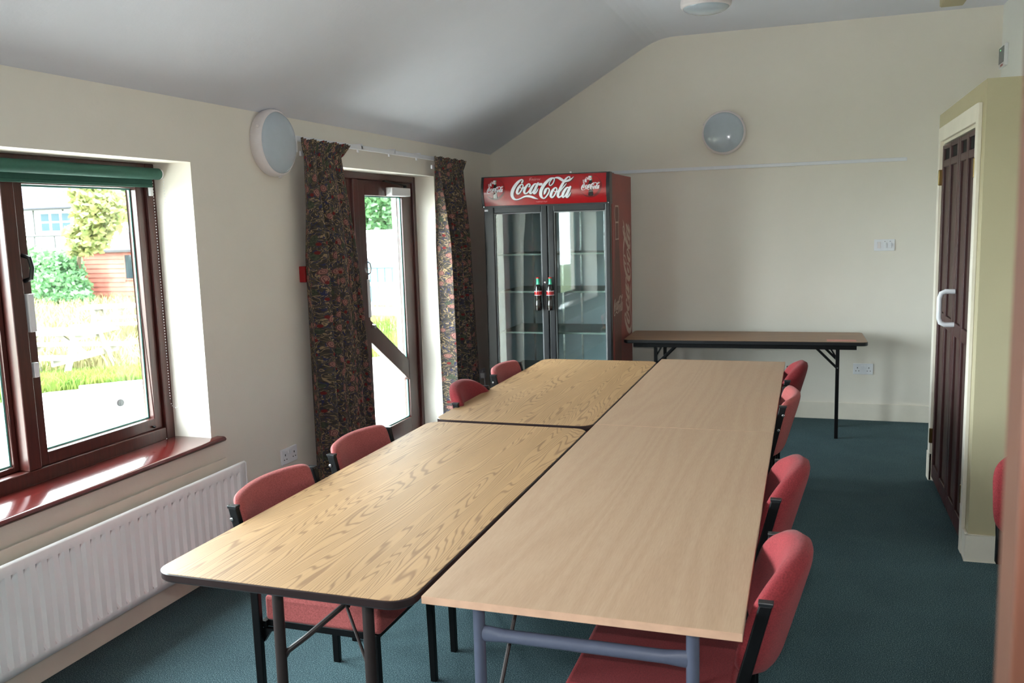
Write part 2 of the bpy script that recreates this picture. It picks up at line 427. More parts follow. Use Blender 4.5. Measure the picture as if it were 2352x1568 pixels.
solo(MB().box(0.001, 3.9, YB-.016, YB, 0, .135), 'baseboard_back', 'skirting', 'cream skirting board under the folding table at the back wall', 'skirting board', kind='structure', bevel=.003)

# closet (boxed-in cupboard) at right
CX, CY0, CY1, CH = 3.392, -2.935, -1.41, 2.196
OY0, OY1, OZ = -2.80, -1.615, 2.03
mb = MB()
mb.box(CX, CX+.08, CY0, OY0, 0, CH); mb.box(CX, CX+.08, OY1, CY1, 0, CH); mb.box(CX, CX+.08, OY0, OY1, OZ, CH)
mb.box(CX+.08, XR, CY0, CY0+.07, 0, CH); mb.box(CX+.08, XR, CY1-.07, CY1, 0, CH); mb.box(CX+.08, XR, CY0+.07, CY1-.07, CH-.06, CH)
solo(mb, 'wall_closet', 'closet', 'cream boxed-in cupboard wall jutting out at right', 'cupboard wall', kind='structure', bevel=.002)
mb = MB()
mb.box(CX-.014, CX+.002, CY0-.014, OY0-.02, 0, .13); mb.box(CX-.014, XR, CY0-.014, CY0, 0, .13)
solo(mb, 'baseboard_closet', 'skirting', 'cream skirting board round the foot of the cupboard corner', 'skirting board', kind='structure', bevel=.003)
mb = MB()
mb.box(CX-.018, CX, OY1-.005, OY1+.075, 0, OZ+.075); mb.box(CX-.018, CX, OY0-.055, OY0+.005, .0, OZ+.075); mb.box(CX-.018, CX, OY0+.005, OY1-.005, OZ-.005, OZ+.075)
mb.box(CX, CX+.08, OY1-.018, OY1, 0, OZ); mb.box(CX, CX+.08, OY0, OY0+.018, 0, OZ); mb.box(CX, CX+.08, OY0+.018, OY1-.018, OZ-.02, OZ)
solo(mb, 'trim_1', 'skirting', 'pale cream architrave around the maroon folding doors', 'door frame', kind='structure', bevel=.003)
solo(MB().box(CX-.022, CX-.002, OY1-.005, OY1+.085, 0, .17), 'trim_2', 'skirting', 'small plinth block at the foot of the far architrave', 'plinth block', kind='structure', bevel=.004)
# folding doors: two leaves, vertical ribs, vents, mid rail
def closet_leaf(name, y0, y1, label, handle):
    d = thing(name, (CX+.02, (y0+y1)/2, 0.02), label=label, cat='cupboard door', group=None, kind='structure')
    x0, x1 = CX-.006, CX+.018
    wl = y1-y0; mid = (y0+y1)/2; st = .055
    fr = MB()
    fr.box(x0, x1, y0, y0+st, .03, OZ-.03); fr.box(x0, x1, y1-st, y1, .03, OZ-.03); fr.box(x0, x1, mid-st/2, mid+st/2, .03, OZ-.03)
    for za, zb in ((.03, .12), (.98, 1.05), (OZ-.155, OZ-.115), (OZ-.055, OZ-.03)):
        fr.box(x0+.0005, x1-.0005, y0+st, mid-st/2, za, zb); fr.box(x0+.0005, x1-.0005, mid+st/2, y1-st, za, zb)
    part(fr, 'frame', 'maroon', d, bevel=.004)
    for a, b in ((y0+st, mid-st/2), (mid+st/2, y1-st)):
        for za, zb in ((.12, .98), (1.05, OZ-.155)):
            part(MB().box(x0+.014, x1-.002, a, b, za, zb), 'panel', 'maroon_panel', d)
        part(MB().box(x0+.010, x1, a+.004, b-.004, OZ-.115, OZ-.055), 'vent', 'hole', d)
    for z in (OZ-.21, .28):
        part(MB().box(CX-.022, CX+.0, (y0-.03 if handle else y1+.01), (y0-.01 if handle else y1+.03), z-.045, z+.045), 'hinge', 'brass', d, bevel=.004)
    if handle:
        hy = y1-.05
        pts = [(x0, hy, 1.212), (x0-.045, hy, 1.212), (x0-.064, hy, 1.202), (x0-.072, hy, 1.178), (x0-.072, hy, 1.073), (x0-.064, hy, 1.049), (x0-.045, hy, 1.039), (x0, hy, 1.039)]
        part(MB().tube(pts, .013, 12), 'handle', 'white_plastic', d, smooth=True)
    return d
YD = -2.25
closet_leaf('door_2', YD+.004, OY1-.022, 'maroon ribbed folding cupboard leaf without handle, nearer the back wall', False)
closet_leaf('door_3', OY0+.022, YD-.004, 'maroon ribbed folding cupboard leaf with white D handle, nearer the cupboard corner', True)
# dark inside of the cupboard
# ------------------------------------------------------------------ WINDOW
XF = -.205    # room face of the window frame
win = thing('window_1', (XF, (WY0+WY1)/2, WZ0), label='dark mahogany window with green roller blind and garden view', cat='window', kind='structure')
mull = [-4.775]
fz0, fz1 = .66, WZ1
XB = XF-.085
mb = MB()
mb.box(XB, XF, WY1-.055, WY1, fz0, fz1); mb.box(XB, XF, WY0, WY0+.06, fz0, fz1)
mb.box(XB, XF, WY0+.06, WY1-.06, fz0, fz0+.058); mb.box(XB, XF, WY0+.06, WY1-.06, fz1-.06, fz1)
part(mb, 'window_frame', 'mahogany', win, bevel=.004)
for my in mull:
    part(MB().box(XB, XF+.001, my-.028, my+.032, fz0+.058, fz1-.06), 'mullion', 'mahogany', win, bevel=.004)
def sash(y0, y1, opening):
    s_ = .052 if opening else .022; xf = XF-.018 if opening else XF-.05; xb = XB+.01
    z0, z1 = fz0+.058, fz1-.06
    mb = MB()
    mb.box(xb, xf, y0, y0+s_, z0, z1); mb.box(xb, xf, y1-s_, y1, z0, z1); mb.box(xb, xf, y0+s_, y1-s_, z0, z0+s_); mb.box(xb, xf, y0+s_, y1-s_, z1-s_, z1)
    s = part(mb, 'sash', 'mahogany', win, bevel=.004)
    xg = (xb+xf)/2-.01
    part(MB().box(xg-.003, xg+.003, y0+s_-.003, y1-s_+.003, z0+s_-.003, z1-s_+.003), 'pane', 'glass', s)
    mb = MB(); e = .007
    for xx in (xg+.003,):
        mb.box(xx, xx+.003, y0+s_, y0+s_+e, z0+s_, z1-s_); mb.box(xx, xx+.003, y1-s_-e, y1-s_, z0+s_, z1-s_)
        mb.box(xx, xx+.003, y0+s_+e, y1-s_-e, z0+s_, z0+s_+e); mb.box(xx, xx+.003, y0+s_+e, y1-s_-e, z1-s_-e, z1-s_)
    part(mb, 'glazing_bead', 'spacer', s)
    return s
sr = sash(mull[0]+.032, WY1-.055, True); sash(WY0+.06, mull[0]-.028, False)
# fittings on the opening sash
part(MB().tube([(XF-.018, -4.72, 1.56), (XF+.012, -4.715, 1.55), (XF+.018, -4.712, 1.51), (XF+.012, -4.715, 1.47), (XF-.018, -4.72, 1.46)], .009, 8), 'handle', 'black_plastic', win, smooth=True)
part(MB().box(XF-.018, XF+.006, -4.735, -4.705, 1.26, 1.41), 'lock', 'white_plastic', win, bevel=.004)
part(MB().box(XF-.018, XF+.004, -4.735, -4.712, 1.08, 1.14), 'lock_keep', 'white_plastic', win, bevel=.004)
part(MB().lathe([(.004, 0), (.006, .012), (.004, .02)], 12, 'x', (XF-.02, -4.10, .735)), 'stay_pin', 'black_steel', win)
# sill board with rounded nose
pr = [(XF, .636), (.035, .636), (.046, .640), (.052, .649), (.046, .658), (.035, .662), (XF, .662)]
mb = MB(); mb.prism(pr, 'y', WY0+.001, WY1-.0015)
nose = [(0.0005, .636), (.035, .636), (.046, .640), (.052, .649), (.046, .658), (.035, .662), (0.0005, .662)]
mb.prism(nose, 'y', WY1-.0015, WY1+.045)
part(mb, 'window_sill', 'sill', win, smooth=True)

win2 = thing('window_2', (XF, (VY0+VY1)/2, WZ0), label='mahogany window in the left wall behind the camera', cat='window', kind='structure')
mb = MB()
mb.box(XB, XF, VY1-.06, VY1, fz0, fz1); mb.box(XB, XF, VY0, VY0+.06, fz0, fz1); mb.box(XB, XF, VY0+.06, VY1-.06, fz0, fz0+.058); mb.box(XB, XF, VY0+.06, VY1-.06, fz1-.06, fz1)
mb.box(XB, XF, (VY0+VY1)/2-.03, (VY0+VY1)/2+.03, fz0+.058, fz1-.06)
part(mb, 'window_frame', 'mahogany', win2, bevel=.004)
part(MB().box(XF-.05, XF-.044, VY0+.06, VY1-.06, fz0+.058, fz1-.06), 'pane', 'glass', win2)
part(MB().box(XF, .04, VY0+.001, VY1-.001, .636, .662), 'window_sill', 'sill', win2)
area('window_portal_b', (-.37, (VY0+VY1)/2, 1.30), 1.30, 1, (0, -PI/2, 0), sizey=1.60, portal=True)

# roller blind
bl = thing('roller_blind', (-.15, -4.7, 1.905), label='dark green roller blind rolled up at the window top', cat='blind')
by0, by1 = WY0+.03, WY1-.022
part(MB().lathe([(.024, by0), (.026, by0+.001), (.026, by1-.001), (.024, by1)], 24, 'y', (-.165, 0, 1.898)), 'roll', 'blind', bl, smooth=True)
part(MB().box(-.196, -.192, by0, by1-.01, 1.850, 1.90), 'blind_cloth', 'blind', bl)
part(MB().box(-.199, -.189, by0, by1-.012, 1.838, 1.853), 'bottom_bar', 'blind', bl, bevel=.003)
part(MB().lathe([(.018, by1), (.024, by1+.002), (.024, by1+.010), (.016, by1+.014)], 20, 'y', (-.165, 0, 1.898)), 'end_bracket', 'white_plastic', bl, smooth=True)
part(MB().lathe([(.018, by0-.014), (.024, by0-.010), (.024, by0-.002), (.016, by0)], 20, 'y', (-.165, 0, 1.898)), 'end_bracket', 'white_plastic', bl, smooth=True)
part(MB().box(-.202, -.190, by1-.03, by1-.012, 1.80, 1.838), 'bar_clip', 'white_plastic', bl)
mb = MB()
pts = []
N = 78
for i in range(N):
    pts.append((-.193, WY1-.030, 1.89 - i*.0135))
for i in range(1, 8):
    a = PI*i/8; pts.append((-.169-.024*math.cos(a), WY1-.028, 1.89-N*.0135+.0 - .03*math.sin(a)))
for i in range(N): pts.append((-.145, WY1-.014, 1.89 - (N-i)*.0135))
for p in pts:
    x_, y_, z_ = p; r_ = .0032
    mb.add([(x_+r_, y_, z_), (x_-r_, y_, z_), (x_, y_+r_, z_), (x_, y_-r_, z_), (x_, y_, z_+r_), (x_, y_, z_-r_)],
           [(0,2,4),(2,1,4),(1,3,4),(3,0,4),(2,0,5),(1,2,5),(3,1,5),(0,3,5)])
tag(part(mb, 'bead_chain', 'white_plastic', bl, smooth='all'), 'white bead chain loop', kind='stuff')
# ------------------------------------------------------------------ GLAZED DOOR
XD = -.155
dr = thing('door_1', (XD, (DY0+DY1)/2, 0), label='mahogany glazed garden door with diagonal rail and white closer', cat='door', kind='structure')
xb = XD-.09
mb = MB()
mb.box(xb, XD, DY1-.045, DY1, .0, DZ1); mb.box(xb, XD, DY0, DY0+.05, .0, DZ1); mb.box(xb, XD, DY0+.05, DY1-.045, DZ1-.045, DZ1)
part(mb, 'door_frame', 'mahogany', dr, bevel=.004)
PY = -2.155
part(MB().box(xb, XD+.004, PY-.045, PY+.02, .03, DZ1-.045), 'door_post', 'mahogany', dr, bevel=.006)
part(MB().box(xb-.03, XD+.0, DY0+.05, DY1-.045, 0, .03), 'threshold', 'white_gloss', dr)
# door leaf
ly0, ly1 = PY+.022, DY1-.047
gx = XD-.045; lf0, lf1 = XD-.065, XD-.016
g0, g1, gz0, gz1 = -2.015, -1.445, .20, 1.842
za_t, zb_t = 1.00, .640      # diagonal top edge heights at g0 and g1
za_b, zb_b = .845, .485
lm = MB()
lm.box(lf0, lf1, ly0, g0, .032, DZ1-.047); lm.box(lf0, lf1, g1, ly1, .032, DZ1-.047); lm.box(lf0, lf1, g0, g1, .032, gz0); lm.box(lf0, lf1, g0, g1, gz1, DZ1-.047)
leaf = part(lm, 'door_leaf', 'mahogany', dr, bevel=.004)
part(MB().prism([(g0, za_b), (g1, zb_b), (g1, zb_t), (g0, za_t)], 'x', lf0+.002, lf1-.002), 'diagonal_rail', 'mahogany', dr, bevel=.003)
up_ = MB().prism([(g0, za_t), (g1, zb_t), (g1, gz1), (g0, gz1)], 'x', gx-.003, gx+.003)
part(up_, 'pane', 'glass', dr)
part(MB().prism([(g0, gz0), (g1, gz0), (g1, zb_b), (g0, za_b)], 'x', gx-.003, gx+.003), 'pane', 'glass', dr)
mb = MB(); e = .009
mb.box(gx+.003, gx+.012, g1-e, g1, zb_t, gz1); mb.box(gx+.003, gx+.012, g0, g0+e, za_t, gz1); mb.box(gx+.003, gx+.012, g0+e, g1-e, gz1-e, gz1)
mb.box(gx+.003, gx+.012, g1-e, g1, gz0, zb_b); mb.box(gx+.003, gx+.012, g0, g0+e, gz0, za_b); mb.box(gx+.003, gx+.012, g0+e, g1-e, gz0, gz0+e)
part(mb, 'glazing_bead', 'spacer', dr)
# side light behind the curtain
sm = MB(); s0, s1 = DY0+.05, PY-.045
sm.box(lf0, lf1, s0, s0+.05, .03, DZ1-.047); sm.box(lf0, lf1, s1-.05, s1, .03, DZ1-.047); sm.box(lf0, lf1, s0+.05, s1-.05, .03, .2); sm.box(lf0, lf1, s0+.05, s1-.05, 1.86, DZ1-.047)
part(sm, 'side_light_frame', 'mahogany', dr, bevel=.004)
part(MB().box(gx-.003, gx+.003, s0+.05, s1-.05, .2, 1.86), 'pane', 'glass', dr)
# closer, bolt, pull
cl = part(MB().box(lf1, lf1+.052, -1.70, -1.40, 1.843, 1.903), 'door_closer', 'white_plastic', dr, bevel=.006)
part(MB().bar((lf1+.04, -1.46, 1.922), (XD+.012, -1.78, 1.945), .022, .010), 'closer_arm', 'black_steel', cl, bevel=.003)
part(MB().lathe([(.012, 1.905), (.012, 1.925)], 16, 'z', (lf1+.036, -1.46, 0)), 'closer_spindle', 'black_steel', cl)
part(MB().tube([(lf1, g0-.01, 1.40), (lf1+.018, g0-.004, 1.385), (lf1+.022, g0, 1.355), (lf1+.018, g0-.004, 1.325), (lf1, g0-.01, 1.31)], .005, 8), 'pull', 'steel', dr, smooth=True)
part(MB().box(lf1, lf1+.012, g0-.03, g0-.004, 1.02, 1.28), 'panic_bolt_case', 'white_plastic', dr, bevel=.003)
part(MB().lathe([(.014, 0), (.016, .01), (.012, .03), (.005, .034)], 16, 'x', (lf1, g0+.012, .955)), 'door_knob', 'steel', dr, smooth=True)
part(MB().box(XD, 0, DY0+.001, DY1-.001, 0, .012), 'inner_step', 'white_gloss', dr)

# ------------------------------------------------------------------ CURTAINS
def curtain(name, y0t, y1t, y0n, y1n, y0b, y1b, zt, zn, zb, nf, label, seed):
    rnd = random.Random(seed)
    ns, nz = 220, 70
    ph = [rnd.uniform(0, 6.28) for _ in range(4)]
    mb = MB(); uv = []
    width_flat = (y1b-y0b)*1.9
    for j in range(nz+1):
        q = j/nz
        # rows: header first 10 rows
        if j <= 12:
            t = j/12; z = zt + (zn-zt)*t
            # flare
            f = (1-t)**.7
            ya = y0n + (y0t-y0n)*f; yb = y1n + (y1t-y1n)*f
            amp = .012+.004*t; xc = .100+.018*(1-t); fn = nf*3; mixf = 1-t*.6
        else:
            t = (j-12)/(nz-12); z = zn + (zb-zn)*t
            e = t**.8
            ya = y0n + (y0b-y0n)*e; yb = y1n + (y1b-y1n)*e
            amp = .014+.040*min(1, t*3.5); xc = .100; mixf = max(0, .4-t*4)
        for i in range(ns+1):
            s = i/ns
            sw = s + .018*math.sin(2*PI*2*s+ph[0]+q*1.5) + .01*math.sin(2*PI*3.3*s+ph[1]-q*2)
            fold = math.sin(2*PI*nf*sw+ph[2]) + .35*math.sin(2*PI*nf*2.1*sw+ph[3]+q*2)
            pleat = math.sin(2*PI*nf*4.5*s)
            x = xc + amp*((1-mixf)*fold + mixf*pleat*.8) - (.006*(1-q))
            y = ya + (yb-ya)*s + amp*.35*math.cos(2*PI*nf*sw+ph[2])*(1-mixf)
            zz = z + (.004*math.sin(9*PI*s+ph[0]) + .003*pleat if j == 0 else 0) - (.004 if j == nz else 0)
            mb.v.append((x, y, zz)); uv.append((s*width_flat, zz))
    W_ = ns+1
    for j in range(nz):
        for i in range(ns):
            a = j*W_+i; mb.f.append((a, a+1, a+W_+1, a+W_))
    mb.uv = uv
    t = thing(name, (.1, (y0b+y1b)/2, zb), label=label, cat='curtain', group='floral curtains at the garden door')
    o = part(mb, 'curtain_cloth', 'curtain', t, smooth='all')
    sd = o.modifiers.new('thick', 'SOLIDIFY'); sd.thickness = .0025
    # gather tape across the back of the heading and hooks
    part(MB().box(.06, .072, y0n+.01, y1n-.01, zn-.01, zn+.016), 'heading_tape', 'white_plastic', t)
    return t
curtain('curtain', -3.215, -2.70, -3.165, -2.765, -3.185, -2.535, 2.105, 2.03, .05, 4.3, 'floral curtain left of the glazed door, nearer the window', 3)
curtain('curtain', -1.475, -.865, -1.435, -.895, -1.36, -.785, 2.118, 2.045, .05, 4.6, 'floral curtain right of the glazed door, nearer the drinks fridge', 11)
tr = thing('curtain_track', (.05, -2.0, 2.10), label='white curtain track above the glazed door', cat='curtain track')
part(MB().box(.047, .062, -3.20, -.86, 2.098, 2.126), 'rail', 'white_plastic', tr, bevel=.003)
part(MB().box(.0, .085, -3.222, -3.206, 2.035, 2.118), 'end_stop', 'white_plastic', tr, bevel=.003)
for y in (-2.45, -2.0, -1.6):
    part(MB().box(.0, .062, y-.009, y+.009, 2.105, 2.136), 'bracket', 'white_plastic', tr, bevel=.002)
for k_ in range(3):
    part(MB().box(.05, .06, -2.50+k_*.42, -2.488+k_*.42, 2.082, 2.098), 'glider', 'white_plastic', tr)

# ------------------------------------------------------------------ RADIATOR
rd = thing('radiator', (.08, -4.6, .13), label='white ribbed panel radiator on the wall below the window', cat='radiator')
ry0, ry1, rz0, rz1 = -6.0, -3.872, .135, .528
def rad_panel(xo, name, mt):
    prof = []; y = ry0; p_ = .05; prof.append((xo, ry0)); y = ry0+.03
    while y+p_ < ry1-.005:
        prof += [(xo, y+.002), (xo, y+.022), (xo-.015, y+.030), (xo-.015, y+.040), (xo, y+.048)]; y += p_
    prof.append((xo, ry1))
    mb = MB()
    rows = [(rz0, 0), (rz0+.030, 0), (rz0+.048, 1), (rz1-.058, 1), (rz1-.040, 0), (rz1-.006, 0), (rz1, 0)]
    for z, a in rows:
        for (x, yy) in prof: mb.v.append((x if a else xo, yy, z) if z < rz1 else (xo-.008, yy, z+.004))
    n = len(prof)
    for j in range(len(rows)-1):
        for i in range(n-1): a = j*n+i; mb.f.append((a, a+1, a+n+1, a+n))
    o = part(mb, name, mt, rd, smooth=True)
    return o
f_ = rad_panel(.11, 'front_panel', 'white_gloss')
sd = f_.modifiers.new('thick', 'SOLIDIFY'); sd.thickness = .006; sd.offset = -1 
part(MB().box(.03, .040, ry0, ry1-.045, rz0, rz1+.028), 'back_panel', 'skirting', rd, bevel=.003)
part(MB().box(.040, .080, ry0+.02, ry1-.05, rz0+.05, rz1-.05), 'convector_fins', 'gasket', rd)
part(MB().box(.0, .035, -4.5, -4.46, .2, .5), 'wall_bracket', 'white_gloss', rd)
part(MB().box(.0, .035, -5.6, -5.56, .2, .5), 'wall_bracket', 'white_gloss', rd)
mb = MB().box(.096, .112, ry1-.004, ry1+.003, rz0+.004, rz1-.002)
part(mb, 'end_cap', 'white_gloss', rd, bevel=.002)
part(MB().tube([(.07, ry1-.03, 0.0), (.07, ry1-.03, .14), (.09, ry1-.03, .17)], .009, 10), 'pipe', 'white_gloss', rd, smooth=True)

# ------------------------------------------------------------------ WALL FITTINGS
def bulkhead(name, c, axis, r, label):
    t = thing(name, c, label=label, cat='lamp', group='round bulkhead lamps')
    sgn = {'x': 1, 'y': -1, 'z': -1}[axis]
    part(MB().lathe([(r*.93, 0), (r*.98, sgn*.012), (r, sgn*.035), (r*.985, sgn*.055), (r*.93, sgn*.066), (r*.90, sgn*.067)], 56, axis, c), 'lamp_base', 'diffuser_rim', t, smooth=True)
    pr = [(r*.915, sgn*.060)]
    for i in range(0, 10):
        a = PI/2*i/9.5; pr.append((r*.915*math.cos(a), sgn*(.060+.045*math.sin(a))))
    part(MB().lathe(pr, 56, axis, c), 'diffuser', 'diffuser', t, smooth='all')
    for a in (0.6, 2.7, 4.8):
        ca, sa = math.cos(a)*r*.985, math.sin(a)*r*.985
        p = {'x': (c[0]+.05, c[1]+ca, c[2]+sa), 'y': (c[0]+ca, c[1]-.05, c[2]+sa), 'z': (c[0]+ca, c[1]+sa, c[2]-.05)}[axis]
        mb = MB().box(p[0]-.008, p[0]+.008, p[1]-.008, p[1]+.008, p[2]-.008, p[2]+.008)
        part(mb, 'clip', 'diffuser_rim', t, bevel=.003)
    return t
bulkhead('wall_lamp', (0.0, -3.348, 2.074), 'x', .172, 'round white bulkhead lamp on the left wall beside the curtain')
bulkhead('wall_lamp', (1.999, 0.0, 2.294), 'y', .172, 'round white bulkhead lamp on the back wall above the white strip')
bulkhead('ceiling_lamp', (1.985, -1.165, H2), 'z', .168, 'round white bulkhead lamp on the ceiling, cut by the top edge')
solo(MB().box(1.0, 3.345, -.013, 0, 2.010, 2.036), 'wall_strip', 'white_plastic', 'long thin white strip across the back wall', 'trunking', bevel=.002)

def plate(name, cx, cz, wd, ht, label, kind_):
    # on back wall (y=0) facing -y
    t = thing(name, (cx, 0, cz-ht/2), label=label, cat='light switch' if kind_ == 'switch' else 'power socket')
    part(MB().box(cx-wd/2, cx+wd/2, -.010, 0, cz-ht/2, cz+ht/2), 'faceplate', 'white_plastic', t, bevel=.003)
    if kind_ == 'switch':
        part(MB().box(cx-.05, cx-.028, -.016, -.010, cz-.024, cz+.024), 'blank_insert', 'diffuser_rim', t, bevel=.001)
        for dx in (-.005, .032):
            part(MB().box(cx+dx-.002, cx+dx+.018, -.019, -.010, cz-.022, cz+.02), 'rocker', 'white_plastic', t, bevel=.002)
            part(MB().box(cx+dx+.004, cx+dx+.012, -.0108, -.0098, cz+.026, cz+.030), 'marker', 'gasket', t)
    else:
        for dx in (-.009, .009): part(MB().box(cx+dx-.007, cx+dx+.007, -.015, -.010, cz+.012, cz+.032), 'rocker', 'white_plastic', t, bevel=.002)
        for s in (-1, 1):
            cc = cx+s*.042
            part(MB().box(cc-.0025, cc+.0025, -.0106, -.0099, cz+.004, cz+.014), 'pin_hole', 'hole', t)
            for d in (-.011, .011): part(MB().box(cc+d-.0035, cc+d+.0035, -.0106, -.0099, cz-.018, cz-.013), 'pin_hole', 'hole', t)
    return t
plate('light_switch', 3.205, 1.380, .147, .088, 'white light switch plate on the back wall above the socket', 'switch')
plate('power_socket', 3.075, .411, .147, .086, 'white double socket low on the back wall under the folding table', 'socket')
def socket_left(cy, cz, label):
    t = thing('power_socket', (0, cy, cz-.043), label=label, cat='power socket')
    part(MB().box(0, .012, cy-.0735, cy+.0735, cz-.043, cz+.043), 'faceplate', 'white_plastic', t, bevel=.003)
    for d in (-.009, .009): part(MB().box(.012, .017, cy+d-.007, cy+d+.007, cz+.012, cz+.032), 'rocker', 'white_plastic', t, bevel=.002)
    for s in (-1, 1):
        cc = cy+s*.042
        part(MB().box(.0119, .0126, cc-.003, cc+.003, cz+.004, cz+.015), 'pin_hole', 'hole', t)
        for d in (-.011, .011): part(MB().box(.0119, .0126, cc+d-.0035, cc+d+.0035, cz-.018, cz-.013), 'pin_hole', 'hole', t)
    return t
socket_left(-3.352, .416, 'white double socket on the left wall between radiator and curtain')
socket_left(-.40, .35, 'white double socket on the left wall beside the drinks fridge')
pg = thing('power_plug', (.012, -.44, .33), label='white plug with flex in the socket beside the fridge', cat='plug')
part(MB().box(.0175, .058, -.468, -.425, .325, .372), 'plug_body', 'white_plastic', pg, bevel=.006)
part(MB().tube([(.048, -.447, .326), (.05, -.445, .27), (.055, -.43, .18), (.07, -.40, .07), (.11, -.36, .012), (.2, -.33, .008), (.26, -.3, .01)], .004, 8), 'flex', 'white_plastic', pg, smooth=True)
# fire alarm call point
cp = thing('fire_alarm_call_point', (0, -3.09, 1.335), label='red fire alarm call point beside the left curtain', cat='fire alarm')
part(MB().box(0, .038, -3.134, -3.046, 1.338, 1.426), 'housing', 'alarm_red', cp, bevel=.003)
part(MB().box(.038, .0395, -3.118, -3.062, 1.375, 1.413), 'break_panel', 'black_plastic', cp)
def text_mesh(txt, size, name, mt, parent, mtx, shear=0.0, thick=.0004, align='CENTER'):
    cu = bpy.data.curves.new('t', 'FONT'); cu.body = txt; cu.size = size; cu.shear = shear; cu.align_x = align; cu.align_y = 'CENTER'; cu.extrude = thick
    cu.resolution_u = 3
    o = bpy.data.objects.new('t', cu); COL.objects.link(o)
    dg = bpy.context.evaluated_depsgraph_get(); me = bpy.data.meshes.new_from_object(o.evaluated_get(dg)); 
    bpy.data.objects.remove(o)
    me.name = name; me.materials.clear(); me.materials.append(M[mt]); me.transform(mtx)
    r = bpy.data.objects.new(name, me); COL.objects.link(r); r.parent = parent; return r
def frame_m(ex, ey, ez, o): 
    mm = Matrix((ex, ey, ez)).transposed().to_4x4(); mm.translation = o; return mm
LB = Vector((0, -3.09, 1.335))
for z, s, tx in ((1.4045, .008, 'FIRE  ALARM'), (1.395, .006, 'BREAK GLASS'), (1.386, .007, 'PRESS  HERE')):
    text_mesh(tx, s, 'lettering', 'sign_white', cp, frame_m(Vector((0, 1, 0)), Vector((0, 0, 1)), Vector((1, 0, 0)), Vector((.0397, -3.09, z))-LB), thick=.0002)
# controller box on the right wall, above closet
kp = thing('wall_controller', (XR, -.14, 2.60), label='grey controller with green light high on the right wall', cat='controller')
part(MB().box(XR-.02, XR, -.24, -.03, 2.625, 2.775), 'housing', 'white_plastic', kp, bevel=.003)
part(MB().box(XR-.023, XR-.02, -.20, -.035, 2.655, 2.765), 'keypad', 'gasket', kp)
gm = NT('green_led'); gm.b.inputs['Emission Color'].default_value = (.1, 1, .25, 1); gm.b.inputs['Emission Strength'].default_value = 1.0; M['led'] = gm.m
part(MB().box(XR-.0245, XR-.023, -.105, -.085, 2.742, 2.750), 'indicator_light', 'led', kp)
part(MB().box(XR-.0215, XR-.02, -.17, -.09, 2.632, 2.646), 'red_label', 'alarm_red', kp)
# cream box on ceiling
bx = thing('ceiling_box', (3.53, -.85, 2.95), label='cream box fixed to the ceiling near the top right corner', cat='ceiling unit')
part(MB().box(3.455, 3.60, -1.35, -.66, 2.972, H2), 'casing', 'closet', bx, bevel=.004)
part(MB().box(3.462, 3.593, -1.343, -.667, 2.966, 2.972), 'cover', 'closet', bx, bevel=.002)

# ------------------------------------------------------------------ TABLES
TZ = .72
def oak_table(loc, rz, label):
    t = thing('folding_table', loc, rz, label=label, cat='table', group='oak-effect folding tables')
    hw, hl = .3845, .928
    o = MB().prism(rrect(-hw+.004, hw-.004, -hl+.004, hl-.004, .062), 'z', TZ-.021, TZ).build('tabletop', 'oak', t, smooth=True, bevel=.0015, seg=1)
    out = rrect(-hw, hw, -hl, hl, .066); inn = rrect(-hw+.0042, hw-.0042, -hl+.0042, hl-.0042, .062); n = len(out)
    mb = MB(); rows = []
    for pts, z in ((inn, TZ-.001), (out, TZ-.003), (out, TZ-.020), (inn, TZ-.0245)):
        mb.v += [(p[0], p[1], z) for p in pts]
    for j in range(3):
        for i in range(n): mb.f.append((j*n+i, j*n+(i+1) % n, (j+1)*n+(i+1) % n, (j+1)*n+i))
    mb.f.append(tuple(3*n+i for i in range(n)))
    mb.build('edge_strip', 'edge_brown', t, smooth=True)
    for e in (-1, 1):
        ly = e*(hl-.255)
        for s in (-1, 1):
            xx = s*.148-.014
            MB().tube([(xx, ly, TZ-.026), (xx+.012*s*0+.006, ly+e*.012, .02)], .0165, 16).build('leg', 'brown_steel', t, smooth=True)
            MB().tube([(xx+.006, ly+e*.012, .0), (xx+.006, ly+e*.012, .03)], .0195, 16).build('rubber_foot', 'black_plastic', t, smooth=True)
        MB().box(-.36, .33, ly-.02, ly+.02, TZ-.038, TZ-.0246).build('cross_plate', 'brown_steel', t)
        kx, ky, kz = -.014, ly-e*.13, .505
        MB().tube([(-.155, ly, .375), (-.14, ly-e*.004, .40), (-.10, ly-e*.04, .43), (kx, ky, kz)], .0085, 8).build('brace', 'brown_steel', t, smooth=True)
        MB().tube([(.135, ly, .36), (kx, ky, kz)], .005, 8).build('brace', 'brown_steel', t, smooth=True)
        MB().bar((kx, ky, kz-.01), (kx+.01, ly-e*.28, TZ-.03), .022, .012).build('folding_stay', 'brown_steel', t)
    return t
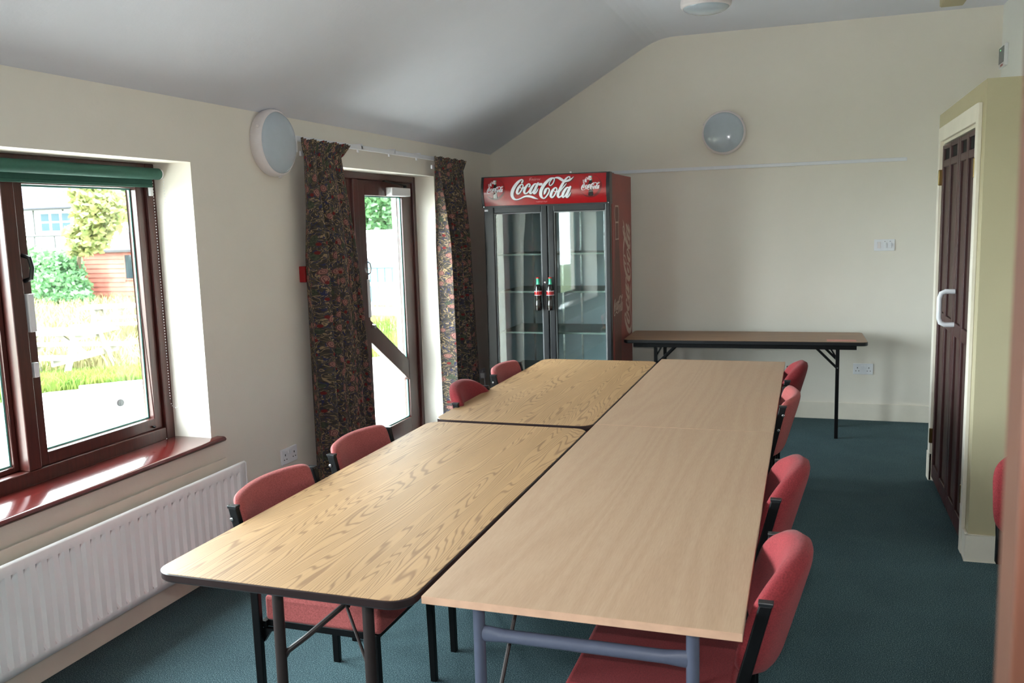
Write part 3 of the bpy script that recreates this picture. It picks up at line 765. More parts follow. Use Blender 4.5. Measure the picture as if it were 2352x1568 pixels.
def beech_table(loc, rz, label):
    t = thing('folding_table', loc, rz, label=label, cat='table', group='beech-effect folding tables')
    hw, hl = .386, .9485
    MB().box(-hw+.002, hw-.002, -hl+.002, hl-.002, TZ-.019, TZ).build('tabletop', 'beech', t)
    mb = MB()
    for a in ((-hw, hw, -hl, -hl+.002), (-hw, hw, hl-.002, hl), (-hw, -hw+.002, -hl+.002, hl-.002), (hw-.002, hw, -hl+.002, hl-.002)):
        mb.box(a[0], a[1], a[2], a[3], TZ-.0188, TZ-.0004)
    mb.build('edging', 'edge_beech', t)
    for e in (-1, 1):
        ly = e*(hl-.085)
        for s in (-1, 1):
            MB().tube([(s*.268, ly, TZ-.019), (s*.268, ly, .02)], .0155, 18).build('leg', 'blue_steel', t, smooth=True)
            MB().tube([(s*.268, ly, .0), (s*.268, ly, .03)], .018, 16).build('rubber_foot', 'black_plastic', t, smooth=True)
            MB().tube([(s*.255, ly-e*.02, .30), (s*.235, ly-e*.30, TZ-.03)], .006, 8).build('brace', 'brown_steel', t, smooth=True)
            MB().box(s*.25-.02, s*.25+.02, ly-.03, ly+.03, TZ-.026, TZ-.0192).build('leg_plate', 'blue_steel', t)
        fl_ = [(.7, 1.35), (.75, 1.25), (1, 1), (1, 1), (.75, 1.25), (.7, 1.35)]
        MB().tube([(-.262, ly, .600), (-.235, ly, .600), (-.20, ly, .600), (.20, ly, .600), (.235, ly, .600), (.262, ly, .600)], .0165, 18, flat=fl_).build('cross_rail', 'blue_steel', t, smooth=True)
    return t
oak_table((1.3775, -4.585, 0), 0.0, 'oak-effect folding table with brown rounded edge, nearest the radiator')
oak_table((1.372, -2.690, 0), 0.004, 'oak-effect folding table with rounded corners, nearest the drinks fridge')
beech_table((2.158, -4.512, 0), 0.006, 'beech-effect table with grey-blue steel legs, nearest the camera')
beech_table((2.149, -2.6135, 0), 0.003, 'beech-effect square-cornered table beyond, toward the wall table')
# black folding table against the back wall
bt = thing('folding_table', (2.185, -.462, 0), .028, label='long brown-topped folding table with black edge against the back wall', cat='table')
bw, bd = .876, .285
MB().prism(rrect(-bw+.004, bw-.004, -bd+.004, bd-.004, .04), 'z', TZ-.020, TZ).build('tabletop', 'walnut', bt, smooth=True)
out = rrect(-bw, bw, -bd, bd, .045); inn = rrect(-bw+.0042, bw-.0042, -bd+.0042, bd-.0042, .04); n = len(out)
mb = MB()
for pts, z in ((inn, TZ-.001), (out, TZ-.003), (out, TZ-.024), (inn, TZ-.028)): mb.v += [(p[0], p[1], z) for p in pts]
for j in range(3):
    for i in range(n): mb.f.append((j*n+i, j*n+(i+1) % n, (j+1)*n+(i+1) % n, (j+1)*n+i))
mb.f.append(tuple(3*n+i for i in range(n))); mb.build('edge_strip', 'edge_black', bt, smooth=True)
mb = MB().box(-.80, .80, -.262, -.242, TZ-.058, TZ-.0285); mb.box(-.80, .80, .242, .262, TZ-.058, TZ-.0285); mb.build('apron', 'black_steel', bt)
for e in (-1, 1):
    for s in (-1, 1):
        xx, yy = e*.655+.02+(.022 if s > 0 else 0), s*.19+(-.03)
        MB().box(xx-.0125, xx+.0125, yy-.0125, yy+.0125, 0.0, TZ-.0285).build('leg', 'black_steel', bt, bevel=.002)
        MB().bar((xx, yy, .52), (xx-e*.155, yy, TZ-.045), .01, .018).build('brace', 'black_steel', bt, bevel=.002)
        MB().bar((xx-e*.01, yy, .60), (xx-e*.06, yy, TZ-.035), .008, .012).build('brace', 'black_steel', bt)
        for p in ((xx, .525), (xx-e*.15, TZ-.05)):
            MB().lathe([(.005, yy-.013), (.005, yy-.018)], 10, 'y', (p[0], 0, p[1])).build('bolt', 'steel', bt)
MB().box(.60, .80, -.24, -.15, TZ, TZ+.0012).build('sticker', plain('pink_sticker', (200, 130, 118), .5), bt)

# ------------------------------------------------------------------ CHAIRS
def cushion_back(hw, zc, hh, n_exp, sag, thick, archtop, fw=.012):
    mb = MB(); K = 20
    bar_x = lambda z: -.205 - (.075)*max(0, (z-.50))/.26
    def pos(s, t, side):
        r = max(abs(s), abs(t))
        if r < 1e-9: y, z = 0, 0
        else:
            u_, v_ = s/r, t/r
            nrm = (abs(u_)**n_exp + abs(v_)**n_exp)**(1/n_exp)
            y, z = u_/nrm*r*hw, v_/nrm*r*hh
        if z > 0: z += archtop*(1-(y/hw)**2)*(z/hh)
        zz = zc+z
        base = bar_x(zz) - sag*(1-(y/hw)**2) + fw
        th = thick*(1-r**9)**.5 if r < 1 else 0
        return (base + side*th, y, zz)
    L = [-1+2*i/K for i in range(K+1)]
    L = [math.sin(a*PI/2)*.35+a*.65 for a in L]
    idx = {}
    for side in (1, -1):
        for i, s in enumerate(L):
            for j, t in enumerate(L):
                edge = i in (0, K) or j in (0, K)
                key = (i, j, 0 if edge else side)
                if key not in idx: idx[key] = len(mb.v); mb.v.append(pos(s, t, side))
        for i in range(K):
            for j in range(K):
                q = [(i, j), (i+1, j), (i+1, j+1), (i, j+1)]
                mb.f.append(tuple(idx[(a, b, 0 if (a in (0, K) or b in (0, K)) else side)] for a, b in q))
    return mb
def make_chair(kind):
    t = thing('stacking_chair', (0, 0, 0))
    fab = 'salmon' if kind == 'A' else 'crimson'
    # seat
    x0, x1, hy = -.185, .232, .218
    mb = MB().box(x0, x1, -hy, hy, .374, .458)
    so = mb.build('seat', fab, t, bevel=.012, smooth=True, seg=3)
    if kind == 'A': cb = cushion_back(.222, .637, .142, 12, .055, .023, .004, .016); ztop = .752
    elif kind == 'B': cb = cushion_back(.223, .640, .142, 3.4, .072, .036, .030, .022); ztop = .735
    else:
        cb = cushion_back(.262, .650, .140, 4.5, .045, .026, .02); ztop = .70; cb.v = [(v[0]+.040, v[1], v[2]) for v in cb.v]
    cb.build('backrest', fab, t, smooth='all')
    for s in (-1, 1):
        yb = s*.234
        if kind != 'C':
            pts = [(-.205-.075, ztop), (-.205-.075+.030, ztop), (-.190, .50), (-.190, 0), (-.216, 0), (-.220, .50)]
            MB().prism(pts, 'y', yb-.010, yb+.010).build('leg', 'black_steel', t, bevel=.003)
        else:
            pts = [(-.280, ztop), (-.250, ztop), (-.190, .50), (-.190, .41), (-.220, .41), (-.220, .50)]
            MB().prism(pts, 'y', yb-.010, yb+.010).build('back_upright', 'black_steel', t, bevel=.003)
            MB().bar((-.14, s*.205, .374), (-.15, s*.215, 0.0), .024, .024).build('leg', 'black_steel', t, bevel=.003)
        MB().prism([(-.281, ztop-.002), (-.249, ztop-.002), (-.247, ztop+.008), (-.283, ztop+.008)], 'y', yb-.0115, yb+.0115).build('end_cap', 'black_plastic', t, bevel=.002)
        MB().prism([(.192, .372), (.218, .372), (.222, 0), (.200, 0)], 'y', s*.205-.0115, s*.205+.0115).build('leg', 'black_steel', t, bevel=.002)
        MB().box(-.19, .20, s*.20-.010, s*.20+.010, .350, .374).build('seat_rail', 'black_steel', t, bevel=.002)
        MB().prism([(-.192, .30), (-.192, .350), (-.13, .350), (-.165, .340)], 'y', s*.218-.008, s*.218+.008).build('gusset', 'black_steel', t)
        if kind == 'A':
            for z in (.715, .645):
                xx = -.205-.075*(z-.50)/.26+.0
                MB().lathe([(.0065, yb+s*.0095), (.0065, yb+s*.0125), (.004, yb+s*.0135)], 12, 'y', (xx, 0, z)).build('bolt', 'steel', t)
    MB().box(-.198, -.178, -.225, .225, .352, .374).build('cross_rail', 'black_steel', t, bevel=.002)
    MB().box(.195, .215, -.195, .195, .352, .373).build('cross_rail', 'black_steel', t, bevel=.002)
    return t
protoA, protoB, protoC = make_chair('A'), make_chair('B'), make_chair('C')
used = set()
def place(kind, x, y, rz, label, group):
    p = {'A': protoA, 'B': protoB, 'C': protoC}[kind]
    if kind in used: p = copy_tree(p)
    used.add(kind)
    p.location = (x, y, 0); p.rotation_euler = (0, 0, rz)
    return tag(p, label, 'chair', group)
GL, GR = 'chairs along the window side of the tables', 'chairs along the aisle side of the tables'
place('A', 1.203, -4.833, 0.0, 'salmon fabric chair with black frame at the table, nearest the radiator', GL)
place('A', 1.190, -4.198, -0.01, 'salmon fabric chair with black frame in front of the left curtain foot', GL)
place('B', 1.255, -3.105, 0.02, 'crimson round-backed chair in front of the glazed door', GL)
place('A', 1.205, -2.395, 0.0, 'salmon fabric chair in front of the fridge, farthest on the window side', GL)
place('B', 2.328, -5.092, PI, 'crimson round-backed chair nearest the camera, seat showing under beech table', GR)
place('B', 2.318, -4.310, PI+.01, 'crimson round-backed chair, second from the camera on the aisle side', GR)
place('A', 2.300, -2.960, PI, 'salmon chair with two bright bolts in its black upright, aisle side', GR)
place('B', 2.300, -2.20, PI, 'crimson round-backed chair, farthest on the aisle side', GR)
place('C', 3.545, -4.25, -PI/2, 'red chair half hidden at right beside the cupboard corner', None)

# ------------------------------------------------------------------ FRIDGE
FX0, FX1, FY0, FY1, FH = .282, 1.276, -.970, -.185, 1.972
fr = thing('drinks_fridge', ((FX0+FX1)/2, (FY0+FY1)/2, 0), label='tall black two-door glass drinks fridge with red logo header', cat='fridge')
BF = FY0+.065       # cabinet front
part(MB().box(FX0, FX0+.04, BF, FY1, .06, FH), 'side_panel', 'fridge_side', fr, bevel=.002)
sideR = part(MB().box(FX1-.04, FX1, BF, FY1, .06, FH), 'side_panel', 'fridge_side', fr, bevel=.002)
part(MB().box(FX0+.04, FX1-.04, BF, FY1, FH-.24, FH-.001), 'top_housing', 'fridge_black', fr)
part(MB().box(FX0+.04, FX1-.04, FY1-.04, FY1, .06, FH-.24), 'back_liner', 'fridge_inner', fr)
part(MB().box(FX0+.04, FX1-.04, BF+.02, FY1-.04, .12, .17), 'floor_liner', 'fridge_inner', fr)
part(MB().box(FX0+.0405, FX0+.048, BF+.005, FY1-.04, .17, FH-.24), 'side_liner', 'fridge_inner', fr)
part(MB().box(FX1-.048, FX1-.0405, BF+.005, FY1-.04, .17, FH-.24), 'side_liner', 'fridge_inner', fr)
part(MB().box(FX0+.01, FX1-.01, FY0+.02, FY1-.02, .0, .12), 'plinth', 'fridge_black', fr)
part(MB().box((FX0+FX1)/2-.012, (FX0+FX1)/2+.012, BF+.002, BF+.04, .17, FH-.24), 'centre_post', 'fridge_black', fr)
for z in (.455, .775, 1.095, 1.385):
    sh = MB(); sh.box(FX0+.05, FX1-.05, BF+.06, FY1-.05, z-.006, z)
    s = part(sh, 'shelf', 'fridge_shelf', fr)
    part(MB().box(FX0+.05, FX1-.05, BF+.05, BF+.06, z-.007, z+.006), 'shelf_lip', 'shelf_lip', s)
for x in (FX0+.16, FX1-.16, .70, .86):
    part(MB().box(x-.008, x+.008, FY1-.046, FY1-.0401, .2, FH-.26), 'shelf_upright', 'steel', fr)
# doors
def fdoor(x0, x1, gx0, gx1, hx, lab):
    z0, z1 = .13, FH-.218; d = MB(); gz0, gz1 = .20, 1.706
    d.box(x0, gx0, FY0, BF-.004, z0, z1); d.box(gx1, x1, FY0, BF-.004, z0, z1); d.box(gx0, gx1, FY0, BF-.004, z0, gz0); d.box(gx0, gx1, FY0, BF-.004, gz1, z1)
    o = part(d, 'door', 'fridge_black', fr, bevel=.006)
    part(MB().box(gx0-.004, gx1+.004, FY0+.018, FY0+.024, gz0-.004, gz1+.004), 'glass', 'fridge_glass', o)
    m2 = MB(); e = .008
    m2.box(gx0, gx0+e, FY0+.010, FY0+.018, gz0, gz1); m2.box(gx1-e, gx1, FY0+.010, FY0+.018, gz0, gz1); m2.box(gx0+e, gx1-e, FY0+.010, FY0+.018, gz0, gz0+e); m2.box(gx0+e, gx1-e, FY0+.010, FY0+.018, gz1-e, gz1)
    part(m2, 'glazing_trim', 'gasket', o)
    # bottle-shaped handle
    zb = .966; c = (hx, FY0-.034, 0)
    prof = [(.012, 0), (.024, .004), (.0265, .02), (.0265, .045), (.0235, .07), (.024, .10), (.0275, .135), (.0278, .150)]
    part(MB().lathe([(r, zb+h) for r, h in prof], 20, 'z', c), 'handle', 'cola', o, smooth=True)
    part(MB().lathe([(r, zb+h) for r, h in [(.0278, .150), (.0272, .166), (.020, .185), (.0145, .198)]], 20, 'z', c), 'handle', 'cola', o, smooth=True)
    part(MB().lathe([(r, zb+h) for r, h in [(.0140, .198), (.0115, .215), (.0112, .235), (.0128, .237), (.0128, .242), (.0118, .243)]], 20, 'z', c), 'handle_neck', 'bottle_green', o, smooth=True)
    part(MB().lathe([(r, zb+h) for r, h in [(.0135, .243), (.0140, .250), (.0115, .252)]], 20, 'z', c), 'handle_cap', 'cap_red', o, smooth=True)
    part(MB().lathe([(r, zb+h) for r, h in [(.0284, .116), (.0288, .118), (.0288, .148), (.0284, .150)]], 24, 'z', c), 'handle_label', 'sign_red', o, smooth=True)
    for hh in (.1165, .1465):
        part(MB().lathe([(.0291, zb+hh), (.0291, zb+hh+.003)], 24, 'z', c), 'label_band', 'sign_white', o, smooth=True)
    part(MB().box(hx-.008, hx+.008, FY0-.020, FY0, zb+.03, zb+.05), 'handle_mount', 'fridge_black', o)
    part(MB().box(hx-.008, hx+.008, FY0-.020, FY0, zb+.17, zb+.19), 'handle_mount', 'fridge_black', o)
    return o
dL = fdoor(FX0+.006, .790, .366, .744, .719, 0); dR = fdoor(.796, FX1-.002, .842, 1.236, .815, 0)
part(MB().lathe([(.009, FY0), (.009, FY0-.004), (.006, FY0-.006)], 16, 'y', (.766, 0, 1.176)), 'door_lock', 'steel', fr, smooth=True)
part(MB().box(FX0+.012, FX0+.040, FY0-.001, FY0, 1.722, 1.736), 'sticker', 'sign_white', fr)
# header
HZ0, HZ1 = 1.762, 1.975
def bulge(z): 
    t = (z-HZ0)/(HZ1-HZ0); return FY0-.004-.020*(1-(2*t-1)**2)
hp = []
K = 10
for i in range(K+1): z = HZ0+(HZ1-HZ0)*i/K; hp.append((bulge(z), z))
hd = MB().prism(hp+[(BF, HZ1), (BF, HZ0)], 'x', FX0+.018, FX1-.022)
hdr = part(hd, 'header_sign', 'sign_red', fr, smooth=True)
cap = [(y-.006, z) for y, z in hp]; cap[0] = (cap[0][0], HZ0-.012); cap[-1] = (cap[-1][0], HZ1+.006)
part(MB().prism(cap+[(BF, HZ1+.006), (BF, HZ0-.012)], 'x', FX0-.001, FX0+.018), 'header_end_cap', 'fridge_black', fr, smooth=True)
part(MB().prism(cap+[(BF, HZ1+.006), (BF, HZ0-.012)], 'x', FX1-.022, FX1+.002), 'header_end_cap', 'fridge_black', fr, smooth=True)
part(MB().box(FX0+.018, FX1-.022, FY0-.008, BF, HZ1, HZ1+.007), 'header_trim', 'fridge_black', fr)
part(MB().box(FX0+.018, FX1-.022, FY0-.006, BF, HZ0-.012, HZ0), 'header_trim', 'fridge_black', fr)
for x in (FX0+.012, FX1-.010): part(MB().lathe([(.004, FY0-.010), (.004, FY0-.013)], 10, 'y', (x, 0, HZ0-.004)), 'screw', 'steel', fr)
part(MB().box(.93, .945, -.80, -.785, HZ1, HZ1+.03), 'top_fitting', 'steel', fr)
part(MB().box(.70, .735, -.72, -.70, HZ1, HZ1+.022), 'top_fitting', 'steel', fr)
part(MB().box(1.20, 1.25, -.80, -.70, FH, FH+.012), 'top_fitting', 'fridge_black', fr)

# logo strokes, drawn as centre line points (x, y, width)
S = []
S.append([(492,352,56),(512,322,58),(520,285,50),(495,255,40),(450,262,50),(395,305,78),(330,375,98),(260,470,108),(195,590,112),(158,710,108),(160,810,102),(205,895,84),(280,930,44),(360,922,34),(440,895,36),(520,855,40),(590,828,50),(660,815,62),(740,818,72),(810,832,72),(880,858,70),(950,885,46),(1045,910,4)])
o_ = [(500,408,34),(445,440,58),(380,530,80),(338,630,82),(328,700,78),(365,738,52),(425,700,44),(480,620,44),(520,540,40),(538,470,36),(520,418,36),(495,408,30)]
S.append(o_); S.append([(440,520,20),(480,545,24),(530,548,30),(600,510,40),(640,480,50)])
c_ = [(745,495,50),(772,450,46),(760,405,38),(720,400,40),(668,455,66),(610,550,84),(578,650,84),(595,715,62),(640,725,44),(700,690,42),(760,620,46),(820,530,60)]
S.append(c_)
a_ = [(985,395,40),(925,410,56),(860,490,76),(805,590,84),(778,690,72),(800,730,40),(850,690,36),(905,610,34),(960,520,34),(1000,440,34)]
b_ = [(1045,375,60),(1000,470,84),(950,590,86),(905,690,76),(925,728,50),(980,690,42),(1025,620,34),(1058,550,10)]
S.append(a_); S.append(b_)
S.append([(1182,385,30),(1100,388,34)]); S.append([(1160,425,60),(1090,428,60)])
S.append([(1570,200,36),(1520,200,44),(1440,235,76),(1340,325,94),(1240,450,104),(1165,590,108),(1135,720,104),(1150,820,90),(1205,880,48),(1265,875,40),(1340,800,42),(1400,710,46),(1430,620,42),(1410,555,38),(1375,545,40),(1320,580,72),(1285,660,80),(1265,720,50),(1243,765,4)])
S.append([(1530,205,34),(1580,225,36),(1578,300,34),(1540,390,32),(1480,450,32),(1432,440,32),(1425,385,34),(1460,300,32),(1520,225,30)])
S.append([(1580,200,28),(1650,188,50),(1730,200,74),(1800,238,88),(1865,280,84)])
S.append([(x+1145, y+115, w_) for x, y, w_ in o_]); S.append([(1585,635,20),(1625,660,24),(1680,665,30),(1730,640,40)])
S.append([(2095,215,26),(2100,175,32),(2065,160,34),(2010,190,50),(1940,280,72),(1860,420,84),(1790,560,84),(1735,690,84),(1712,790,80),(1735,845,60),(1790,830,44),(1850,780,44)])
S.append([(1990,390,26),(1925,480,34),(1850,570,36),(1780,650,40)])
S.append([(1945,345,16),(1995,310,60),(2060,285,74),(2125,250,62),(2180,205,30),(2228,152,4)])
S.append([(x+1085, y+122, w_) for x, y, w_ in a_]); S.append([(x+1085, y+120, w_) for x, y, w_ in b_])
def smooth_stroke(st, sub=5):
    P = [Vector(p) for p in st]; out = []
    for i in range(len(P)-1):
        p0, p1, p2, p3 = P[max(i-1, 0)], P[i], P[i+1], P[min(i+2, len(P)-1)]
        for k_ in range(sub):
            t = k_/sub
            out.append(.5*((2*p1)+(-p0+p2)*t+(2*p0-5*p1+4*p2-p3)*t*t+(-p0+3*p1-3*p2+p3)*t**3))
    out.append(P[-1]); return out
def logo(mapf, name, mt, parent, lift, sub=5, ws=1.0):
    """ribbons: mapf(x, y, lift) -> world point"""
    mb = MB()
    for n_, st in enumerate(S):
        L = smooth_stroke(st, sub); li = lift + n_*.000015
        vs = []; 
        for i, p in enumerate(L):
            d = (L[min(i+1, len(L)-1)]-L[max(i-1, 0)]); d.z = 0; d.normalize()
            nx, ny = -d.y, d.x; h = max(2, p.z*ws)/2
            vs += [mapf(p.x+nx*h, p.y+ny*h, li), mapf(p.x-nx*h, p.y-ny*h, li)]
        mb.add(vs, [(2*i, 2*i+1, 2*i+3, 2*i+2) for i in range(len(L)-1)])
        for p in (L[0], L[-1]):
            h = p.z*ws/2
            if h < 4: continue
            b = [mapf(p.x, p.y, li+.000007)] + [mapf(p.x+h*math.cos(a), p.y+h*math.sin(a), li+.000007) for a in [2*PI*q/12 for q in range(12)]]
            mb.add(b, [(0, 1+q, 1+(q+1) % 12) for q in range(12)])
    return part(mb, name, mt, parent)
AX = (-3.4459, .00339162, -.0000671782); AZ = (3.42957, -.000131313, -.00320553)
def hmap(X, Y, li):
    u, v = 1170+X/14.7, 395+Y/14.7
    x, z = AX[0]+AX[1]*u+AX[2]*v, AZ[0]+AZ[1]*u+AZ[2]*v
    return (x, bulge(z)-li, z)
logo(lambda X, Y, li: hmap(X+20, Y+16, li), 'logo_shadow', 'sign_black', hdr, .0006)
logo(hmap, 'logo_lettering', 'sign_white', hdr, .0016)
HB = Vector(((FX0+FX1)/2, (FY0+FY1)/2, 0))
def ht(txt, X, Y, size, mt, shear):
    p = Vector(hmap(X, Y, .0010))
    ex = Vector((1, 0, 0)); 
    text_mesh(txt, size, 'lettering', mt, hdr, frame_m(ex, Vector((0, 0, 1)), Vector((0, -1, 0)), p-HB), shear, .0004)
ht('Enjoy', 910, 255, .040, 'sign_pink', .25)
ht('Trademark Regd.', 1150, 995, .013, 'sign_pink', .1)
# round badges
def badge(u0, v0, R_):
    x, z = AX[0]+AX[1]*u0+AX[2]*v0, AZ[0]+AZ[1]*u0+AZ[2]*v0
    def disc(r0, r1, mt, name, lift, dx=0, dz=0, a0=0, a1=2*PI, wid=None):
        mb = MB(); n_ = 40
        for i in range(n_+1):
            a = a0+(a1-a0)*i/n_
            for r_ in (r0 if wid is None else r1-wid*math.sin(PI*i/n_), r1):
                px, pz = x+dx+r_*math.cos(a), z+dz+r_*math.sin(a)
                mb.v.append((px, bulge(min(HZ1, max(HZ0, pz)))-lift, pz))
        mb.f = [(2*i, 2*i+1, 2*i+3, 2*i+2) for i in range(n_)]
        return part(mb, name, mt, hdr)
    disc(0, R_, 'sign_dark_red', 'badge_rim', .0005, a0=-2.7, a1=.75, wid=R_*.22)
    disc(R_*.97, R_, 'sign_dark_red', 'badge_rim', .0006)
    # bottle
    def poly(pts, mt, name, lift):
        mb = MB(); mb.v = [(x+px*R_, bulge(z+pz*R_)-lift, z+pz*R_) for px, pz in pts]; mb.f = [tuple(range(len(pts)))]
        return part(mb, name, mt, hdr)
    bw_ = [(-.10, .5), (-.13, .38), (-.22, .2), (-.24, 0), (-.17, -.25), (-.20, -.5), (-.24, -.75), (-.18, -.86), (.18, -.86), (.24, -.75), (.20, -.5), (.17, -.25), (.24, 0), (.22, .2), (.13, .38), (.10, .5)]
    poly(bw_, 'cola', 'bottle_emblem', .0008)
    poly([(-.11, .5), (.11, .5), (.10, .88), (-.10, .88)], 'bottle_green', 'bottle_emblem', .0009)
    poly([(-.11, .5), (.02, .5), (.02, .88), (-.10, .88)], 'sign_white', 'bottle_emblem', .0010)
    # splash
    rr = random.Random(5)
    for i in range(13):
        a = PI*.52+i*.085; r_ = .83+rr.uniform(-.05, .05)
        px, pz = math.cos(a)*r_-.02, math.sin(a)*r_
        w_ = rr.uniform(.05, .10); l_ = rr.uniform(.12, .3)
        poly([(px, pz), (px+w_, pz+.06), (px+w_+.12*rr.uniform(0, 1), pz-l_), (px+.03, pz-l_*.9)], 'sign_white' if i % 3 else 'sign_pink', 'splash', .0008+i*.00002)
    k_ = R_*1.72/2130.0
    logo(lambda X, Y, li: (x+(X-1165)*k_, bulge(z-(Y-560)*k_+.0*k_)-li, z-(Y-560)*k_-R_*.02-(X-1165)*k_*.0), 'badge_lettering', 'sign_white', hdr, .0012, 3, 1.1)
badge(1140.8, 435.5, .078); badge(1359.8, 427.0, .083)
# print on the side: bottle outline and tall faded logo
def smap(X, Y, li):
    # text runs upward: X along +z, letter tops toward the front (-y)
    z = .66 + X*(.93/2130.0); y = -.215 - (950-Y)*(.315/800.0)
    return (FX1+li, y, z)
logo(smap, 'side_lettering', 'faded_white', sideR, .0006, 4)
def sidepoly(pts, mt, name, li):
    mb = MB(); mb.v = [(FX1+li, y, z) for y, z in pts]; mb.f = [tuple(range(len(pts)))]
    return part(mb, name, mt, sideR)
bc = -.745
prof_b = [(.055, 1.74), (.075, 1.70), (.075, 1.65), (.06, 1.62), (.062, 1.48), (.085, 1.35), (.125, 1.15), (.15, 1.02), (.15, .93), (.125, .80), (.115, .60), (.13, .40), (.15, .25), (.14, .2)]
sidepoly([(bc-r, z) for r, z in prof_b]+[(bc+r, z) for r, z in prof_b[::-1]], 'faded_brown', 'printed_bottle', .0004)
mb = MB()
for sg in (-1, 1):
    L = prof_b[:5]
    for i in range(len(L)-1):
        r0, z0 = L[i]; r1, z1 = L[i+1]
        mb.add([(FX1+.0008, bc+sg*r0, z0), (FX1+.0008, bc+sg*(r0-.012), z0), (FX1+.0008, bc+sg*(r1-.012), z1), (FX1+.0008, bc+sg*r1, z1)], [(0, 1, 2, 3)])
mb.add([(FX1+.0008, bc-.055, 1.74), (FX1+.0008, bc+.055, 1.74), (FX1+.0008, bc+.055, 1.728), (FX1+.0008, bc-.055, 1.728)], [(0, 1, 2, 3)])
mb.add([(FX1+.0008, bc-.06, 1.618), (FX1+.0008, bc+.06, 1.618), (FX1+.0008, bc+.06, 1.606), (FX1+.0008, bc-.06, 1.606)], [(0, 1, 2, 3)])
mb.add([(FX1+.0008, bc-.062, 1.49), (FX1+.0008, bc+.062, 1.49), (FX1+.0008, bc+.062, 1.482), (FX1+.0008, bc-.062, 1.482)], [(0, 1, 2, 3)])
part(mb, 'printed_outline', 'faded_white', sideR)
logo(lambda X, Y, li: (FX1+li, bc-.17+X*(.34/2130), 1.10-Y*(.16/900)-.02), 'side_lettering', 'faded_white', sideR, .0010, 3)

# ------------------------------------------------------------------ FOREGROUND DOOR POST (right edge, beside the camera)
ps = thing('door_4', (2.83, -6.74, 0), label='blurred orange-brown door edge right beside the camera', cat='door', kind='structure')
PX = 2.7985
part(MB().box(PX, PX+.019, -6.775, -6.730, 0.005, 2.10), 'lipping', 'post_wood', ps, bevel=.002)
part(MB().box(PX+.019, PX+.035, -6.77, -6.735, 0.005, 2.10), 'rebate', 'post_red', ps)
part(MB().box(PX+.035, PX+.05, -6.77, -6.735, 0.005, 2.10), 'seal', 'black_plastic', ps)
part(MB().box(PX+.05, 3.60, -6.77, -6.735, 0.005, 2.10), 'door_panel', 'mahogany', ps)

# ------------------------------------------------------------------ OUTSIDE
def gz(x, y):
    h = max((y-x-5.5)/1.414, -5.4-x)
    if h <= 0: return -.10
    t = min(1, h/4.0); return -.10-.35*(t*t*(3-2*t))
solo(MB().prism([(-.36, -14), (-.36, 5.14), (-5.4, .10), (-5.4, -14)], 'z', -.3, -.1), 'patio', 'concrete', 'pale concrete patio outside the window and door', 'patio', kind='structure')
a, b = Vector((-.36, 5.14, 0)), Vector((-19.5, -14, 0)); d = (b-a).normalized(); n_ = Vector((d.y, -d.x, 0))
if n_.x > 0: n_ = -n_
def axis_pts(lo, mid0, mid1, hi, st):
    out = [lo]; v = mid0
    while v < mid1: out.append(v); v += st
    return out+[mid1, hi]
gxs = axis_pts(-75, -24, -.4, -.36, .55); gys = axis_pts(-35, -16, 17, 70, .55)
mb2 = MB()
for x in gxs:
    for y in gys:
        inside = max((y-x-5.5)/1.414, -5.4-x) <= 0
        mb2.v.append((x, y, (-.16 if inside else gz(x, y)+.03*mnoise.noise(Vector((x, y, 0)))*min(1, (max((y-x-5.5)/1.414, -5.4-x))))))
NYg = len(gys)
for i in range(len(gxs)-1):
    for j in range(NYg-1):
        q = i*NYg+j; mb2.f.append((q, q+1, q+NYg+1, q+NYg))
solo(mb2, 'lawn', 'grass', 'sunlit lawn beyond the patio', 'lawn', kind='structure', smooth='all')
# kerb line
mb = MB()
for k_ in range(8):
    p = a + d*(-.6+k_*.93); q = a + d*(-.6+k_*.93+.90)
    kb = MB().add([tuple(p+n_*.02+Vector((0, 0, -.1))), tuple(q+n_*.02+Vector((0, 0, -.1))), tuple(q-n_*.10+Vector((0, 0, -.1))), tuple(p-n_*.10+Vector((0, 0, -.1))),
                  tuple(p+n_*.02+Vector((0, 0, -.06))), tuple(q+n_*.02+Vector((0, 0, -.06))), tuple(q-n_*.10+Vector((0, 0, -.06))), tuple(p-n_*.10+Vector((0, 0, -.06)))],
                 [(0,1,2,3),(4,5,6,7),(0,1,5,4),(1,2,6,5),(2,3,7,6),(3,0,4,7)])
    if k_ == 0: kr = thing('patio_kerb', tuple(p+Vector((0, 0, -.1))), label='pale stone kerb between patio and lawn', cat='kerb', kind='structure')
    part(kb, 'kerb_stone', 'kerb', kr, bevel=.008)
# grass blades
def blades(name, n, fx, hmin, hmax, label, mt, seed):
    rr = random.Random(seed); mb = MB()
    for _ in range(n):
        x, y = fx(rr); z = gz(x, y); h = rr.uniform(hmin, hmax); an = rr.uniform(0, 6.28); w_ = rr.uniform(.006, .014)*(h/.1)**.4
        dx, dy = math.cos(an)*w_, math.sin(an)*w_; lx, ly = rr.gauss(0, .35)*h, rr.gauss(0, .35)*h
        b0 = len(mb.v)
        mb.v += [(x-dx, y-dy, z-.01), (x+dx, y+dy, z-.01), (x+lx*.4+dx*.6, y+ly*.4+dy*.6, z+h*.6), (x+lx*.4-dx*.6, y+ly*.4-dy*.6, z+h*.6), (x+lx, y+ly, z+h)]
        mb.f += [(b0, b0+1, b0+2, b0+3), (b0+3, b0+2, b0+4)]
    return solo(mb, name, mt, label, 'grass', kind='stuff')
def strip(rr):
    
    while True:
        x, y = rr.uniform(-10.5, -4.0), rr.uniform(-3.0, 3.5); h = max((y-x-5.5)/1.414, -5.4-x)
        if h > .04 and rr.random() < math.exp(-h*.45): return x, y
